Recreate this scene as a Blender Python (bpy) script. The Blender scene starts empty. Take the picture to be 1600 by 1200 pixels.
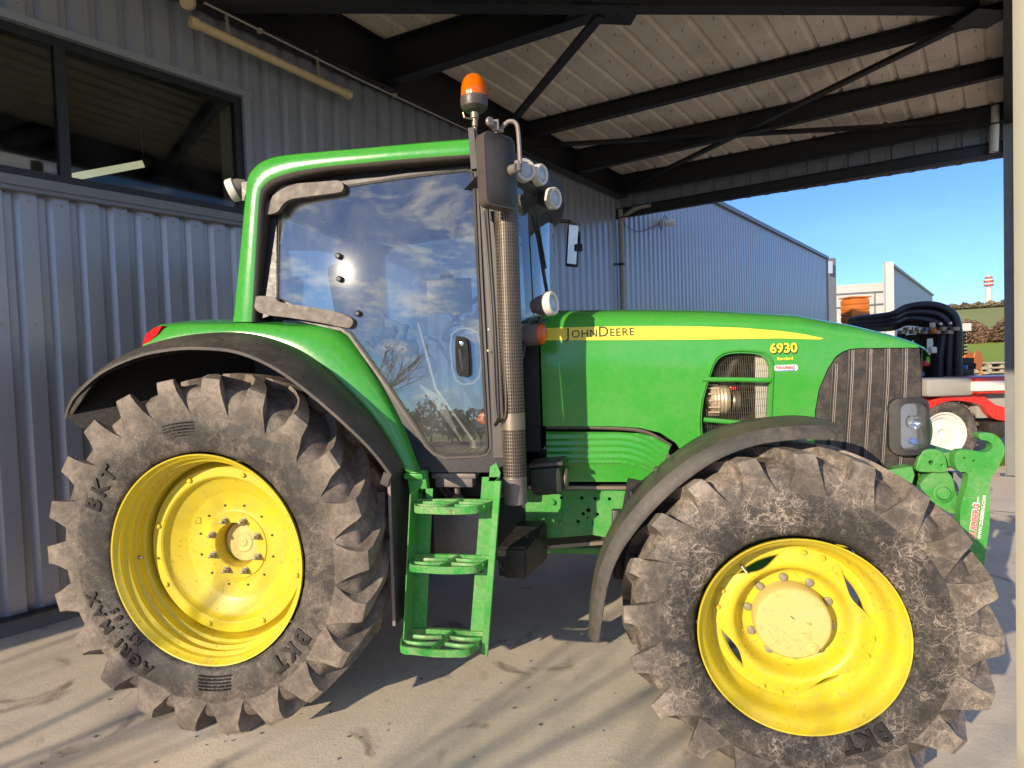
import bpy, bmesh, math, random
from mathutils import Vector, Matrix, geometry
random.seed(7)
C = bpy.context.scene.collection
PI = math.pi; rad = math.radians

# ------------------------------------------------------------------ materials
def newmat(name):
    m = bpy.data.materials.new(name); m.use_nodes = True
    nt = m.node_tree; b = nt.nodes['Principled BSDF']
    return m, nt, b
def N(nt, t, **kw):
    n = nt.nodes.new(t)
    for k, v in kw.items():
        if k.startswith('i_'): n.inputs[k[2:].replace('_', ' ')].default_value = v
        else: setattr(n, k, v)
    return n
def L(nt, a, b): nt.links.new(a, b)
def c4(c): return (c[0], c[1], c[2], 1)
def coords(nt, scale=(1, 1, 1)):
    t = N(nt, 'ShaderNodeTexCoord'); mp = N(nt, 'ShaderNodeMapping'); mp.inputs['Scale'].default_value = scale
    L(nt, t.outputs['Object'], mp.inputs['Vector']); return mp.outputs['Vector']
def noise(nt, vec, scale, detail=4, rough=.55, dist=0):
    n = N(nt, 'ShaderNodeTexNoise'); n.inputs['Scale'].default_value = scale; n.inputs['Detail'].default_value = detail
    n.inputs['Roughness'].default_value = rough; n.inputs['Distortion'].default_value = dist
    L(nt, vec, n.inputs['Vector']); return n.outputs['Fac']
def ramp(nt, fac, stops):
    r = N(nt, 'ShaderNodeValToRGB'); el = r.color_ramp.elements
    el[0].position = stops[0][0]; el[0].color = c4(stops[0][1]) if len(stops[0][1]) == 3 else stops[0][1]
    el[1].position = stops[-1][0]; el[1].color = c4(stops[-1][1])
    for p_, c_ in stops[1:-1]:
        e = el.new(p_); e.color = c4(c_)
    L(nt, fac, r.inputs['Fac']); return r.outputs['Color']
def mixc(nt, fac, a, b, mode='MIX'):
    m = N(nt, 'ShaderNodeMix', data_type='RGBA', blend_type=mode)
    for s, v in ((0, fac), (6, a), (7, b)):
        if hasattr(v, 'node'): L(nt, v, m.inputs[s])
        elif s == 0: m.inputs[0].default_value = v
        else: m.inputs[s].default_value = c4(v)
    return m.outputs[2]
def bump(nt, b, h, strength=.3, dist=.01):
    n = N(nt, 'ShaderNodeBump'); n.inputs['Strength'].default_value = strength; n.inputs['Distance'].default_value = dist
    L(nt, h, n.inputs['Height']); L(nt, n.outputs['Normal'], b.inputs['Normal'])
def mapr(nt, f, a, b_, c_, d):
    n = N(nt, 'ShaderNodeMapRange'); L(nt, f, n.inputs[0])
    for i, v in enumerate((a, b_, c_, d)): n.inputs[i + 1].default_value = v
    return n.outputs[0]
def paint(name, col, rough=.35, dust=.25, dustcol=(.30, .26, .19), metal=0, coat=0, bmp=.0, scale=6, var=.12, spec=.5, speck=0, speckcol=(.13, .08, .04)):
    m, nt, b = newmat(name); v = coords(nt)
    n1 = noise(nt, v, scale, 6, .6); n2 = noise(nt, v, scale * 7, 5, .7)
    base = mixc(nt, n1, tuple(x * (1 - var) for x in col), tuple(min(1, x * (1 + var)) for x in col))
    f = N(nt, 'ShaderNodeMath', operation='MULTIPLY'); L(nt, n1, f.inputs[0]); L(nt, n2, f.inputs[1])
    df = mapr(nt, f.outputs[0], .18, .42, 0, dust)
    colr = mixc(nt, df, base, dustcol)
    if speck:
        n3 = noise(nt, v, 55, 3, .6); n4 = noise(nt, v, 3.3, 5, .6, .5)
        q = N(nt, 'ShaderNodeMath', operation='MULTIPLY'); L(nt, mapr(nt, n3, .60, .68, 0, 1), q.inputs[0]); L(nt, mapr(nt, n4, .42, .62, .1, 1), q.inputs[1])
        q2 = N(nt, 'ShaderNodeMath', operation='MULTIPLY'); L(nt, q.outputs[0], q2.inputs[0]); q2.inputs[1].default_value = speck
        colr = mixc(nt, q2.outputs[0], colr, speckcol)
    L(nt, colr, b.inputs['Base Color'])
    L(nt, mapr(nt, n2, .2, .8, rough * .8, min(1, rough * 1.35)), b.inputs['Roughness'])
    b.inputs['Metallic'].default_value = metal; b.inputs['Coat Weight'].default_value = coat
    b.inputs['Coat Roughness'].default_value = .12; b.inputs['Specular IOR Level'].default_value = spec
    if bmp: bump(nt, b, n2, bmp, .004)
    return m
M = {}
M['green'] = paint('green_paint', (.046, .34, .034), .20, .34, coat=.35, var=.07, dustcol=(.17, .33, .12), speck=.08, speckcol=(.25, .30, .16))
M['green_cast'] = paint('green_cast_paint', (.045, .32, .042), .45, .6, dustcol=(.26, .37, .20), bmp=.3, var=.14, speck=.6, speckcol=(.10, .09, .05))
M['green_worn'] = paint('green_worn_paint', (.025, .33, .04), .4, .9, dustcol=(.36, .36, .22), bmp=.3, scale=14, speck=.9, speckcol=(.14, .10, .06))
M['yellow'] = paint('yellow_paint', (.66, .53, .018), .38, .45, coat=.1, var=.07, dustcol=(.42, .33, .14), speck=.55)
M['yellow_pale'] = paint('dusty_yellow_paint', (.62, .50, .16), .55, .5, dustcol=(.50, .43, .25), var=.08, speck=.5)
M['yellow_decal'] = paint('yellow_decal', (.88, .72, .05), .35, .05, var=.03)
M['black_plastic'] = paint('black_plastic', (.030, .029, .028), .5, .18, dustcol=(.13, .11, .09), bmp=.08, scale=4)
M['fender_plastic'] = paint('weathered_black_fender_plastic', (.042, .038, .034), .55, .7, dustcol=(.13, .11, .085), bmp=.2, scale=5)
M['fender_mossy'] = paint('mossy_fender_plastic', (.055, .053, .042), .55, .8, dustcol=(.15, .14, .09), bmp=.3, scale=7)
M['grille'] = paint('dusty_grille_plastic', (.034, .030, .027), .7, .8, dustcol=(.15, .12, .095), bmp=.6, scale=18)
M['cab_trim'] = paint('brown_black_cab_trim', (.075, .062, .054), .42, .22, dustcol=(.17, .13, .10), bmp=.05, scale=3)
M['hinge_cast'] = paint('brown_cast_hinge', (.105, .082, .068), .5, .05, dustcol=(.17, .13, .10), scale=3, var=.05)
M['dim_mirror'] = paint('dim_mirror', (.35, .37, .40), .1, 0, metal=1.0)
M['pitch_black'] = paint('shaded_black_plastic', (.008, .008, .008), .8, .05, dustcol=(.02, .02, .02))  # paints shade into the inner fender wall; plain black on the door handle
M['lamp_ring'] = paint('lamp_ring_metal', (.66, .62, .56), .3, .2, metal=.0, dustcol=(.4, .35, .3))
M['cab_dark'] = paint('cab_dark', (.012, .012, .014), .4, .2, dustcol=(.06, .05, .045))
M['seal'] = paint('rubber_seal', (.02, .018, .018), .6, .4, dustcol=(.10, .08, .07))
M['steel'] = paint('dull_steel', (.30, .26, .21), .42, .6, metal=.7, dustcol=(.25, .18, .12), bmp=.2, scale=20)
M['stack'] = paint('exhaust_shield_steel', (.14, .12, .10), .45, .6, metal=.5, dustcol=(.22, .16, .11), scale=18)
M['stack_plain'] = paint('exhaust_plain_steel', (.27, .23, .215), .5, .4, metal=.45, dustcol=(.16, .13, .11), bmp=.1)
M['bolt'] = paint('zinc_bolt', (.42, .38, .30), .45, .6, metal=.6, dustcol=(.3, .24, .15), scale=30)
M['underbody'] = paint('dark_underbody', (.022, .034, .022), .6, .6, dustcol=(.05, .045, .035), bmp=.3)
M['engine'] = paint('engine_dark', (.018, .016, .014), .55, .5, dustcol=(.10, .07, .045), bmp=.3, scale=20)
M['alternator'] = paint('cast_alloy', (.62, .48, .32), .45, .5, metal=.5, scale=30)
M['tank'] = paint('black_tank', (.02, .021, .02), .28, .4, dustcol=(.09, .07, .055), bmp=.1)
M['white_plastic'] = paint('white_lamp_ring', (.72, .68, .62), .45, .3, dustcol=(.42, .37, .30))
M['grey_lamp'] = paint('grey_lamp_body', (.17, .15, .13), .5, .4, dustcol=(.3, .25, .2))
M['seat'] = paint('seat_fabric', (.03, .03, .032), .9, .2)
M['mat'] = paint('floor_mat', (.16, .17, .06), .8, .5)
M['red'] = paint('red_machine_paint', (.62, .025, .015), .3, .2, coat=.3, dustcol=(.35, .15, .10))
M['rim_white'] = paint('off_white_rim', (.78, .74, .68), .4, .4, dustcol=(.5, .44, .36))
M['grey_paint'] = paint('grey_machine_paint', (.33, .32, .29), .5, .4)
M['orange'] = paint('orange_plastic', (.60, .17, .02), .55, .3, dustcol=(.35, .15, .06))
M['hose'] = paint('black_hose', (.012, .013, .018), .32, .2, dustcol=(.05, .05, .06))
M['blue'] = paint('blue_clip', (.05, .16, .55), .4, .2)
M['beam'] = paint('dark_steel_beam', (.010, .010, .011), .42, .3, dustcol=(.030, .026, .023), bmp=.1)
M['column'] = paint('grey_steel_column', (.16, .165, .165), .5, .4, dustcol=(.25, .23, .2))
M['cream'] = paint('cream_paint', (.56, .54, .45), .5, .2, dustcol=(.42, .39, .30), bmp=.05)
M['trim_grey'] = paint('grey_sill_flashing', (.19, .20, .22), .4, .3, dustcol=(.24, .22, .2))
M['window_frame'] = paint('anthracite_frame', (.008, .009, .011), .35, .05)
M['conduit'] = paint('grey_conduit', (.35, .31, .26), .5, .3)
M['tube_cover'] = paint('bounce_warmed_tube_cover', (.62, .46, .25), .4, .5, dustcol=(.32, .22, .12))  # white tube; warm bounce light is put into the colour
M['plinth'] = paint('concrete_plinth', (.17, .165, .155), .85, .5, dustcol=(.10, .09, .08), bmp=.6, scale=10)
M['white_wall'] = paint('white_cladding', (.60, .58, .52), .5, .15)
M['shaded_wall'] = paint('shaded_white_cladding', (.42, .44, .47), .5, .1)  # blueish shade of the warehouse side wall is put into the colour
M['jamb'] = paint('pale_jamb', (.55, .56, .47), .6, .1)
M['wood'] = paint('pallet_wood', (.42, .36, .26), .8, .4)
M['bark'] = paint('bark', (.06, .05, .04), .9, .3, bmp=.5, scale=20)
M['red_stripe'] = paint('red_band', (.45, .10, .07), .6, .1)
M['text_black'] = paint('black_lettering', (.015, .02, .012), .4, .05)
M['text_white'] = paint('white_lettering', (.80, .80, .78), .4, .1)
M['text_red'] = paint('red_lettering', (.62, .16, .14), .4, .1)
M['text_rubber'] = paint('rubber_lettering', (.014, .012, .011), .5, .3, dustcol=(.06, .05, .04), scale=30)

def emis_glassy(name, col, rough=.08, ior=1.6):
    m, nt, b = newmat(name); b.inputs['Base Color'].default_value = c4(col); b.inputs['Roughness'].default_value = rough
    b.inputs['IOR'].default_value = ior; b.inputs['Coat Weight'].default_value = .5
    return m
M['lit_tube'], nt_, b_ = newmat('lit_tube'); b_.inputs['Base Color'].default_value = (.8, .78, .65, 1); b_.inputs['Emission Color'].default_value = (1, .92, .70, 1); b_.inputs['Emission Strength'].default_value = .8
def lensmat(name, col, trans=.5, rough=.1, bscale=90):
    m, nt, b = newmat(name); b.inputs['Base Color'].default_value = c4(col); b.inputs['Roughness'].default_value = rough
    b.inputs['Transmission Weight'].default_value = trans; b.inputs['IOR'].default_value = 1.45
    w = N(nt, 'ShaderNodeTexWave'); w.inputs['Scale'].default_value = bscale; L(nt, coords(nt), w.inputs['Vector'])
    bump(nt, b, w.outputs['Fac'], .25, .002); return m
M['amber'] = lensmat('amber_lens', (.95, .17, .0), .25, .15, 60)
M['amber_dark'] = lensmat('dark_amber_lens', (.65, .10, .01), .1, .25, 60)
M['red_lens'] = lensmat('red_lens', (.65, .01, .01), .1, .15, 60)
M['clear_lens'] = lensmat('clear_lamp_lens', (.50, .60, .70), .25, .08, 70)
M['chrome'] = paint('reflector', (.75, .75, .75), .12, .0, metal=1.0)

def glass(name, tint, refl0, rough=.012, haze=.03, dirt=.06, rmax=1.0, veil=0):
    m = bpy.data.materials.new(name); m.use_nodes = True; nt = m.node_tree; nt.nodes.clear()
    out = N(nt, 'ShaderNodeOutputMaterial'); tr = N(nt, 'ShaderNodeBsdfTransparent'); tr.inputs[0].default_value = c4(tint)
    gl = N(nt, 'ShaderNodeBsdfGlossy'); gl.inputs['Roughness'].default_value = rough; gl.inputs['Color'].default_value = (.98, .96, .88, 1)
    gh = N(nt, 'ShaderNodeBsdfGlossy'); gh.inputs['Roughness'].default_value = .12; gh.inputs['Color'].default_value = (1, .98, .95, 1)
    df = N(nt, 'ShaderNodeBsdfDiffuse'); df.inputs[0].default_value = (.5, .47, .42, 1)
    lw = N(nt, 'ShaderNodeLayerWeight'); lw.inputs[0].default_value = .5
    pw = N(nt, 'ShaderNodeMath', operation='POWER'); L(nt, lw.outputs['Facing'], pw.inputs[0]); pw.inputs[1].default_value = 4.0; f = mapr(nt, pw.outputs[0], .0, 1.0, refl0, rmax)
    m1 = N(nt, 'ShaderNodeMixShader'); L(nt, f, m1.inputs[0]); L(nt, tr.outputs[0], m1.inputs[1]); L(nt, gl.outputs[0], m1.inputs[2])
    m2 = N(nt, 'ShaderNodeMixShader'); m2.inputs[0].default_value = haze; L(nt, m1.outputs[0], m2.inputs[1]); L(nt, gh.outputs[0], m2.inputs[2])
    v = coords(nt); n = noise(nt, v, 3.5, 8, .7, .6); d = mapr(nt, n, .35, .8, veil, dirt * 2)
    m3 = N(nt, 'ShaderNodeMixShader'); L(nt, d, m3.inputs[0]); L(nt, m2.outputs[0], m3.inputs[1]); L(nt, df.outputs[0], m3.inputs[2])
    L(nt, m3.outputs[0], out.inputs[0]); return m
M['door_glass'] = glass('tinted_door_glass', (.92, .97, .98), .115, .008, .0006, .06, 1.0, .022)
M['lamp_glass'] = glass('headlight_glass', (.92, .96, 1), .08, .02, .0, .05)
M['cab_glass'] = glass('tinted_cab_glass', (.85, .92, .95), .06, .02, .01, .03)
M['hall_glass'] = glass('dark_hall_glass', (.62, .66, .60), .05, .03, .0, .02, .4)

def tyre_mat(name, dark, dust, crack=1.0, amount=.8, r0=.6, r1=.78):
    m, nt, b = newmat(name); v = coords(nt)
    n1 = noise(nt, v, 4.5, 8, .65, .4); n2 = noise(nt, v, 24, 7, .75, .8); n3 = noise(nt, v, 1.7, 3, .5)
    f1 = mixc(nt, .5, n1, n2)
    sx = N(nt, 'ShaderNodeSeparateXYZ'); L(nt, v, sx.inputs[0]); cb = N(nt, 'ShaderNodeCombineXYZ'); L(nt, sx.outputs[0], cb.inputs[0]); L(nt, sx.outputs[2], cb.inputs[2])
    ln_ = N(nt, 'ShaderNodeVectorMath', operation='LENGTH'); L(nt, cb.outputs[0], ln_.inputs[0])
    tread = mapr(nt, ln_.outputs['Value'], r0, r1, -.09, .055)
    ad = N(nt, 'ShaderNodeMath', operation='ADD'); L(nt, f1, ad.inputs[0]); L(nt, tread, ad.inputs[1])
    base = ramp(nt, ad.outputs[0], [(.38, dark), (.52, tuple((a + b_ * amount) / 2 for a, b_ in zip(dark, dust))), (.66, dust)])
    # broken pale mud lines: distorted cell borders, masked by larger noise
    tc = N(nt, 'ShaderNodeTexNoise'); tc.inputs['Scale'].default_value = 9; tc.inputs['Detail'].default_value = 6; L(nt, v, tc.inputs['Vector'])
    add = N(nt, 'ShaderNodeVectorMath', operation='MULTIPLY_ADD'); L(nt, tc.outputs['Color'], add.inputs[0]); add.inputs[1].default_value = (.35, .35, .35); L(nt, v, add.inputs[2])
    vo = N(nt, 'ShaderNodeTexVoronoi', feature='DISTANCE_TO_EDGE'); vo.inputs['Scale'].default_value = 8.5; L(nt, add.outputs[0], vo.inputs['Vector'])
    ln = mapr(nt, vo.outputs['Distance'], .0, .035, 1, 0)
    vo2 = N(nt, 'ShaderNodeTexVoronoi', feature='DISTANCE_TO_EDGE'); vo2.inputs['Scale'].default_value = 23; L(nt, add.outputs[0], vo2.inputs['Vector'])
    ln2 = mapr(nt, vo2.outputs['Distance'], .0, .05, .8, 0)
    mx = N(nt, 'ShaderNodeMath', operation='MAXIMUM'); L(nt, ln, mx.inputs[0]); L(nt, ln2, mx.inputs[1])
    mk = mapr(nt, n1, .44, .60, .08, crack)
    mu = N(nt, 'ShaderNodeMath', operation='MULTIPLY'); L(nt, mx.outputs[0], mu.inputs[0]); L(nt, mk, mu.inputs[1])
    ge = N(nt, 'ShaderNodeNewGeometry'); base = mixc(nt, mapr(nt, ge.outputs['Pointiness'], .53, .62, 0, .25), base, tuple(min(1, x * 1.25) for x in dust))
    col = mixc(nt, mu.outputs[0], base, tuple(min(1, x * 1.5) for x in dust))
    L(nt, col, b.inputs['Base Color']); b.inputs['Roughness'].default_value = .62; b.inputs['Specular IOR Level'].default_value = .4
    bump(nt, b, f1, .55, .008); return m
M['tyre'] = tyre_mat('dusty_tyre_rubber', (.040, .036, .033), (.265, .215, .17), .40, .8, .62, .78)
M['tyre_muddy'] = tyre_mat('muddy_tyre_rubber', (.034, .031, .029), (.29, .24, .195), .9, .6, .48, .62)

def concrete():
    m, nt, b = newmat('warm_concrete'); v = coords(nt)  # warm pale tone is the concrete's own colour
    n1 = noise(nt, v, .8, 8, .6, .3); n2 = noise(nt, v, 6, 8, .7); n3 = noise(nt, v, 90, 4, .7)
    st = noise(nt, coords(nt, (1.3, 1.3, 1)), 1.6, 5, .6, 1.2)
    base = ramp(nt, n1, [(.3, (.62, .52, .39)), (.5, (.72, .62, .48)), (.7, (.78, .69, .55))])
    base = mixc(nt, mapr(nt, n2, .35, .7, 0, .35), base, (.48, .42, .33))
    base = mixc(nt, mapr(nt, n3, .5, .78, 0, .35), base, (.36, .31, .25))
    stain = mapr(nt, st, .60, .70, 0, .75)
    base = mixc(nt, stain, base, (.16, .125, .09))
    gr_ = noise(nt, v, 260, 2, .5); base = mixc(nt, mapr(nt, gr_, .62, .70, 0, .6), base, (.20, .165, .12))
    # fine brushed streaks
    sv = noise(nt, coords(nt, (2, 60, 1)), 3, 3, .6)
    base = mixc(nt, mapr(nt, sv, .4, .8, 0, .25), base, (.33, .28, .22))
    L(nt, base, b.inputs['Base Color']); b.inputs['Roughness'].default_value = .85
    ad = N(nt, 'ShaderNodeMath', operation='ADD'); L(nt, n2, ad.inputs[0]); L(nt, n3, ad.inputs[1])
    bump(nt, b, ad.outputs[0], .35, .006); return m
M['concrete'] = concrete()
def simple_ground(name, a, b_, scale, bm_=.5, dist=.02):
    m, nt, b = newmat(name); v = coords(nt); n1 = noise(nt, v, scale, 8, .7, .3); n2 = noise(nt, v, scale * .12, 4, .6)
    f = mixc(nt, .5, n1, n2); L(nt, ramp(nt, f, [(.35, a), (.65, b_)]), b.inputs['Base Color']); b.inputs['Roughness'].default_value = .95
    b.inputs['Specular IOR Level'].default_value = .1
    bump(nt, b, n1, bm_, dist); return m
M['yard'] = simple_ground('dusty_yard', (.30, .26, .17), (.42, .37, .25), 2.0)
M['slab_dark'] = simple_ground('asphalt_yard', (.045, .047, .052), (.07, .07, .075), 9)
M['grass'] = simple_ground('grass_ground', (.10, .15, .018), (.22, .25, .05), 3.0)
M['field'] = simple_ground('green_field', (.22, .33, .04), (.32, .38, .07), .25, .1)
M['field_far'] = simple_ground('olive_field', (.24, .27, .08), (.34, .34, .12), .1, .1)
M['hill'] = simple_ground('brown_hill', (.22, .19, .11), (.33, .27, .17), .2, .1)  # lightened so distance haze is in the colour
M['hedge'] = simple_ground('bare_brown_hedge', (.20, .125, .085), (.32, .21, .14), 1.5)  # lighter brown with distance haze mixed into the colour
M['leaf'] = simple_ground('dark_leaf', (.03, .045, .018), (.06, .075, .03), 3)

def cladding_mat():
    m, nt, b = newmat('blue_grey_steel_cladding'); v = coords(nt)
    n1 = noise(nt, coords(nt, (3, 3, .4)), 2, 6, .6); n2 = noise(nt, v, 40, 4, .6)
    base = mixc(nt, n1, (.285, .295, .325), (.345, .355, .385))
    base = mixc(nt, mapr(nt, n2, .5, .8, 0, .25), base, (.16, .15, .14))
    L(nt, base, b.inputs['Base Color']); b.inputs['Roughness'].default_value = .30; b.inputs['Metallic'].default_value = .35
    return m
M['cladding'] = cladding_mat()
def roof_mat():
    m, nt, b = newmat('roof_sheet_underside'); v = coords(nt)
    n1 = noise(nt, v, 1.2, 7, .65); n2 = noise(nt, v, 30, 4, .6)
    base = ramp(nt, n1, [(.35, (.60, .50, .38)), (.6, (.76, .66, .52))])
    base = mixc(nt, mapr(nt, n2, .55, .75, 0, .5), base, (.28, .23, .17))
    L(nt, base, b.inputs['Base Color']); b.inputs['Roughness'].default_value = .6; return m
M['roof'] = roof_mat()

# ------------------------------------------------------------------ mesh helpers
def finish(name, bm, mat, parent=None, smooth=True, angle=32, keep=False):
    bmesh.ops.remove_doubles(bm, verts=bm.verts, dist=1e-5)
    bmesh.ops.recalc_face_normals(bm, faces=bm.faces) if not keep else None
    me = bpy.data.meshes.new(name); bm.to_mesh(me); bm.free()
    if isinstance(mat, (list, tuple)):
        for x in mat: me.materials.append(M[x])
    else: me.materials.append(M[mat])
    if smooth:
        for p in me.polygons: p.use_smooth = True
        me.set_sharp_from_angle(angle=rad(angle))
    o = bpy.data.objects.new(name, me); C.objects.link(o)
    if parent is not None:
        o.parent = parent
        w = Vector((0, 0, 0)); q = parent
        while q is not None: w += q.location; q = q.parent
        o.location = -w
    return o
def world_off(parent):
    w = Vector((0, 0, 0)); q = parent
    while q is not None: w += q.location; q = q.parent
    return w
def thing(name, loc, label, cat, group=None):
    o = bpy.data.objects.new(name, None); o.location = loc; o.empty_display_size = .2; C.objects.link(o); tag(o, label, cat, group); return o
def holder(name, parent, loc):
    o = bpy.data.objects.new(name, None); o.empty_display_size = .1; C.objects.link(o); o.parent = parent
    o.location = Vector(loc) - world_off(parent); return o
def tag(o, label=None, cat=None, group=None, kind=None):
    if label: o['label'] = label
    if cat: o['category'] = cat
    if group: o['group'] = group
    if kind: o['kind'] = kind
    return o
def nb(): return bmesh.new()
def box(bm, c, s, rot=None, bev=0, mi=0):
    g = bmesh.ops.create_cube(bm, size=1)['verts']
    bmesh.ops.scale(bm, vec=s, verts=g)
    if bev:
        e = list({e for v in g for e in v.link_edges})
        r = bmesh.ops.bevel(bm, geom=e, offset=bev, segments=2, affect='EDGES', profile=.5); g = list({v for f in r['faces'] for v in f.verts} | {v for v in g if v.is_valid})
    if rot is not None: bmesh.ops.rotate(bm, cent=(0, 0, 0), matrix=rot, verts=g)
    bmesh.ops.translate(bm, vec=c, verts=g)
    if mi:
        for f in {f for v in g for f in v.link_faces}: f.material_index = mi
    return g
def basis(d, up=Vector((0, 0, 1))):
    d = d.normalized()
    if abs(d.dot(up)) > .98: up = Vector((0, 1, 0))
    x = d.cross(up).normalized(); y = x.cross(d).normalized(); return x, y
def tube(bm, pts, r, n=10, cap=True, flat=None):
    pts = [Vector(p) for p in pts]; rings = []
    rr = r if isinstance(r, (list, tuple)) else [r] * len(pts)
    x, y = basis(pts[1] - pts[0])
    for i, p in enumerate(pts):
        d = (pts[min(i + 1, len(pts) - 1)] - pts[max(i - 1, 0)]).normalized()
        x = (x - d * x.dot(d)).normalized(); y = d.cross(x)
        k = flat or 1
        rings.append([bm.verts.new(p + (x * math.cos(a) + y * math.sin(a) * k) * rr[i]) for a in [2 * PI * j / n for j in range(n)]])
    for i in range(len(rings) - 1):
        for j in range(n): bm.faces.new((rings[i][j], rings[i][(j + 1) % n], rings[i + 1][(j + 1) % n], rings[i + 1][j]))
    if cap: bm.faces.new(rings[0][::-1]); bm.faces.new(rings[-1])
def bez(p, n=12):
    P = [Vector(q) for q in p]; out = []
    for i in range(len(P) - 1):
        p0 = P[max(i - 1, 0)]; p1 = P[i]; p2 = P[i + 1]; p3 = P[min(i + 2, len(P) - 1)]
        for k in range(n):
            t = k / n
            out.append(.5 * ((2 * p1) + (-p0 + p2) * t + (2 * p0 - 5 * p1 + 4 * p2 - p3) * t * t + (-p0 + 3 * p1 - 3 * p2 + p3) * t ** 3))
    out.append(P[-1]); return out
def bar(bm, a, b, wd, ht, up=(0, 0, 1), bev=0):
    a = Vector(a); b = Vector(b); d = b - a; x, y = basis(d, Vector(up))
    m = Matrix((x, y, d.normalized())).transposed()
    return box(bm, (a + b) / 2, (wd, ht, d.length), rot=m, bev=bev)
def lathe(bm, prof, c, n=48, axis='Y', mi=0, close=False):
    """prof: (r, h) along the axis; c centre."""
    rings = []; c = Vector(c)
    def P(r, h, a):
        if axis == 'Y': return c + Vector((r * math.cos(a), h, r * math.sin(a)))
        if axis == 'Z': return c + Vector((r * math.cos(a), r * math.sin(a), h))
        return c + Vector((h, r * math.cos(a), r * math.sin(a)))
    for r, h in prof:
        if r < 1e-6: rings.append([bm.verts.new(P(0, h, 0))])
        else: rings.append([bm.verts.new(P(r, h, 2 * PI * j / n)) for j in range(n)])
    fs = []
    rg = list(zip(rings[:-1], rings[1:])) + ([(rings[-1], rings[0])] if close else [])
    for A, B in rg:
        for j in range(n):
            k = (j + 1) % n
            if len(A) == 1 and len(B) == 1: continue
            if len(A) == 1: f = bm.faces.new((A[0], B[j], B[k]))
            elif len(B) == 1: f = bm.faces.new((A[j], A[k], B[0]))
            else: f = bm.faces.new((A[j], A[k], B[k], B[j]))
            f.material_index = mi; fs.append(f)
    return [v for r in rings for v in r]
def lathe_dir(bm, prof, c, d, n=24):
    vs = lathe(bm, prof, (0, 0, 0), n, 'Z'); d = Vector(d).normalized()
    q = Vector((0, 0, 1)).rotation_difference(d).to_matrix()
    bmesh.ops.rotate(bm, cent=(0, 0, 0), matrix=q, verts=vs); bmesh.ops.translate(bm, vec=c, verts=vs)
def inside(p, poly):
    x, y = p; r = False; j = len(poly) - 1
    for i in range(len(poly)):
        xi, yi = poly[i]; xj, yj = poly[j]
        if (yi > y) != (yj > y) and x < (xj - xi) * (y - yi) / (yj - yi) + xi: r = not r
        j = i
    return r
def densify(poly, st):
    out = []
    for i in range(len(poly)):
        a = Vector(poly[i]); b = Vector(poly[(i + 1) % len(poly)]); n = max(1, int((b - a).length / st))
        for k in range(n): out.append(tuple(a.lerp(b, k / n)))
    return out
def panel(bm, outline, holes=(), fn=None, th=.02, step=.06, tdir=(0, 1, 0), mi=0):
    """outline/holes in (x,z); fn(x,z)->Vector; thickness along tdir."""
    outline = densify(outline, step); holes = [densify(h, step) for h in holes]
    vs = []; es = []
    for lp in [outline] + list(holes):
        s = len(vs); vs += [Vector(p) for p in lp]; es += [(s + i, s + (i + 1) % len(lp)) for i in range(len(lp))]
    x0 = min(p[0] for p in outline); x1 = max(p[0] for p in outline); z0 = min(p[1] for p in outline); z1 = max(p[1] for p in outline)
    nx = int((x1 - x0) / step); nz = int((z1 - z0) / step)
    for i in range(1, nx + 1):
        for j in range(1, nz + 1):
            q = (x0 + i * step, z0 + (j + (.5 if i % 2 else 0)) * step)
            if inside(q, outline) and not any(inside(q, h) for h in holes):
                if min((Vector(q) - v).length for v in vs[:len(es)]) > step * .45: vs.append(Vector(q))
    r = geometry.delaunay_2d_cdt(vs, es, [], 0, 1e-6)
    V, F = r[0], r[2]
    t = Vector(tdir) * th
    fr = [bm.verts.new(fn(v[0], v[1])) for v in V]; bk = [bm.verts.new(fn(v[0], v[1]) + t) for v in V]
    ecount = {}
    for f in F:
        c = sum((V[i] for i in f), Vector((0, 0))) / len(f)
        if not inside(c, outline) or any(inside(c, h) for h in holes): continue
        g = bm.faces.new([fr[i] for i in f]); g.material_index = mi
        g = bm.faces.new([bk[i] for i in reversed(f)]); g.material_index = mi
        for i in range(len(f)):
            a, b = f[i], f[(i + 1) % len(f)]; ecount.setdefault((min(a, b), max(a, b)), []).append((a, b))
    for k, l in ecount.items():
        if len(l) == 1:
            a, b = l[0]; g = bm.faces.new((fr[b], fr[a], bk[a], bk[b])); g.material_index = mi
    for v in fr + bk:
        if not v.link_faces: bm.verts.remove(v)
def smooth_poly(pts, n=5, closed=True):
    P = [Vector(p) for p in pts]; out = []; L_ = len(P); rng = range(L_ if closed else L_ - 1)
    for i in rng:
        g = (lambda k: P[k % L_]) if closed else (lambda k: P[min(max(k, 0), L_ - 1)])
        p0, p1, p2, p3 = g(i - 1), g(i), g(i + 1), g(i + 2)
        for k in range(n):
            t = k / n; out.append(tuple(.5 * ((2 * p1) + (-p0 + p2) * t + (2 * p0 - 5 * p1 + 4 * p2 - p3) * t * t + (-p0 + 3 * p1 - 3 * p2 + p3) * t ** 3)))
    if not closed: out.append(tuple(P[-1]))
    return out
def rrect(x0, z0, x1, z1, r, n=4):
    out = []
    for cx, cz, a0 in ((x1 - r, z1 - r, 0), (x0 + r, z1 - r, 90), (x0 + r, z0 + r, 180), (x1 - r, z0 + r, 270)):
        for k in range(n + 1):
            a = rad(a0 + 90 * k / n); out.append((cx + r * math.cos(a), cz + r * math.sin(a)))
    return out
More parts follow.
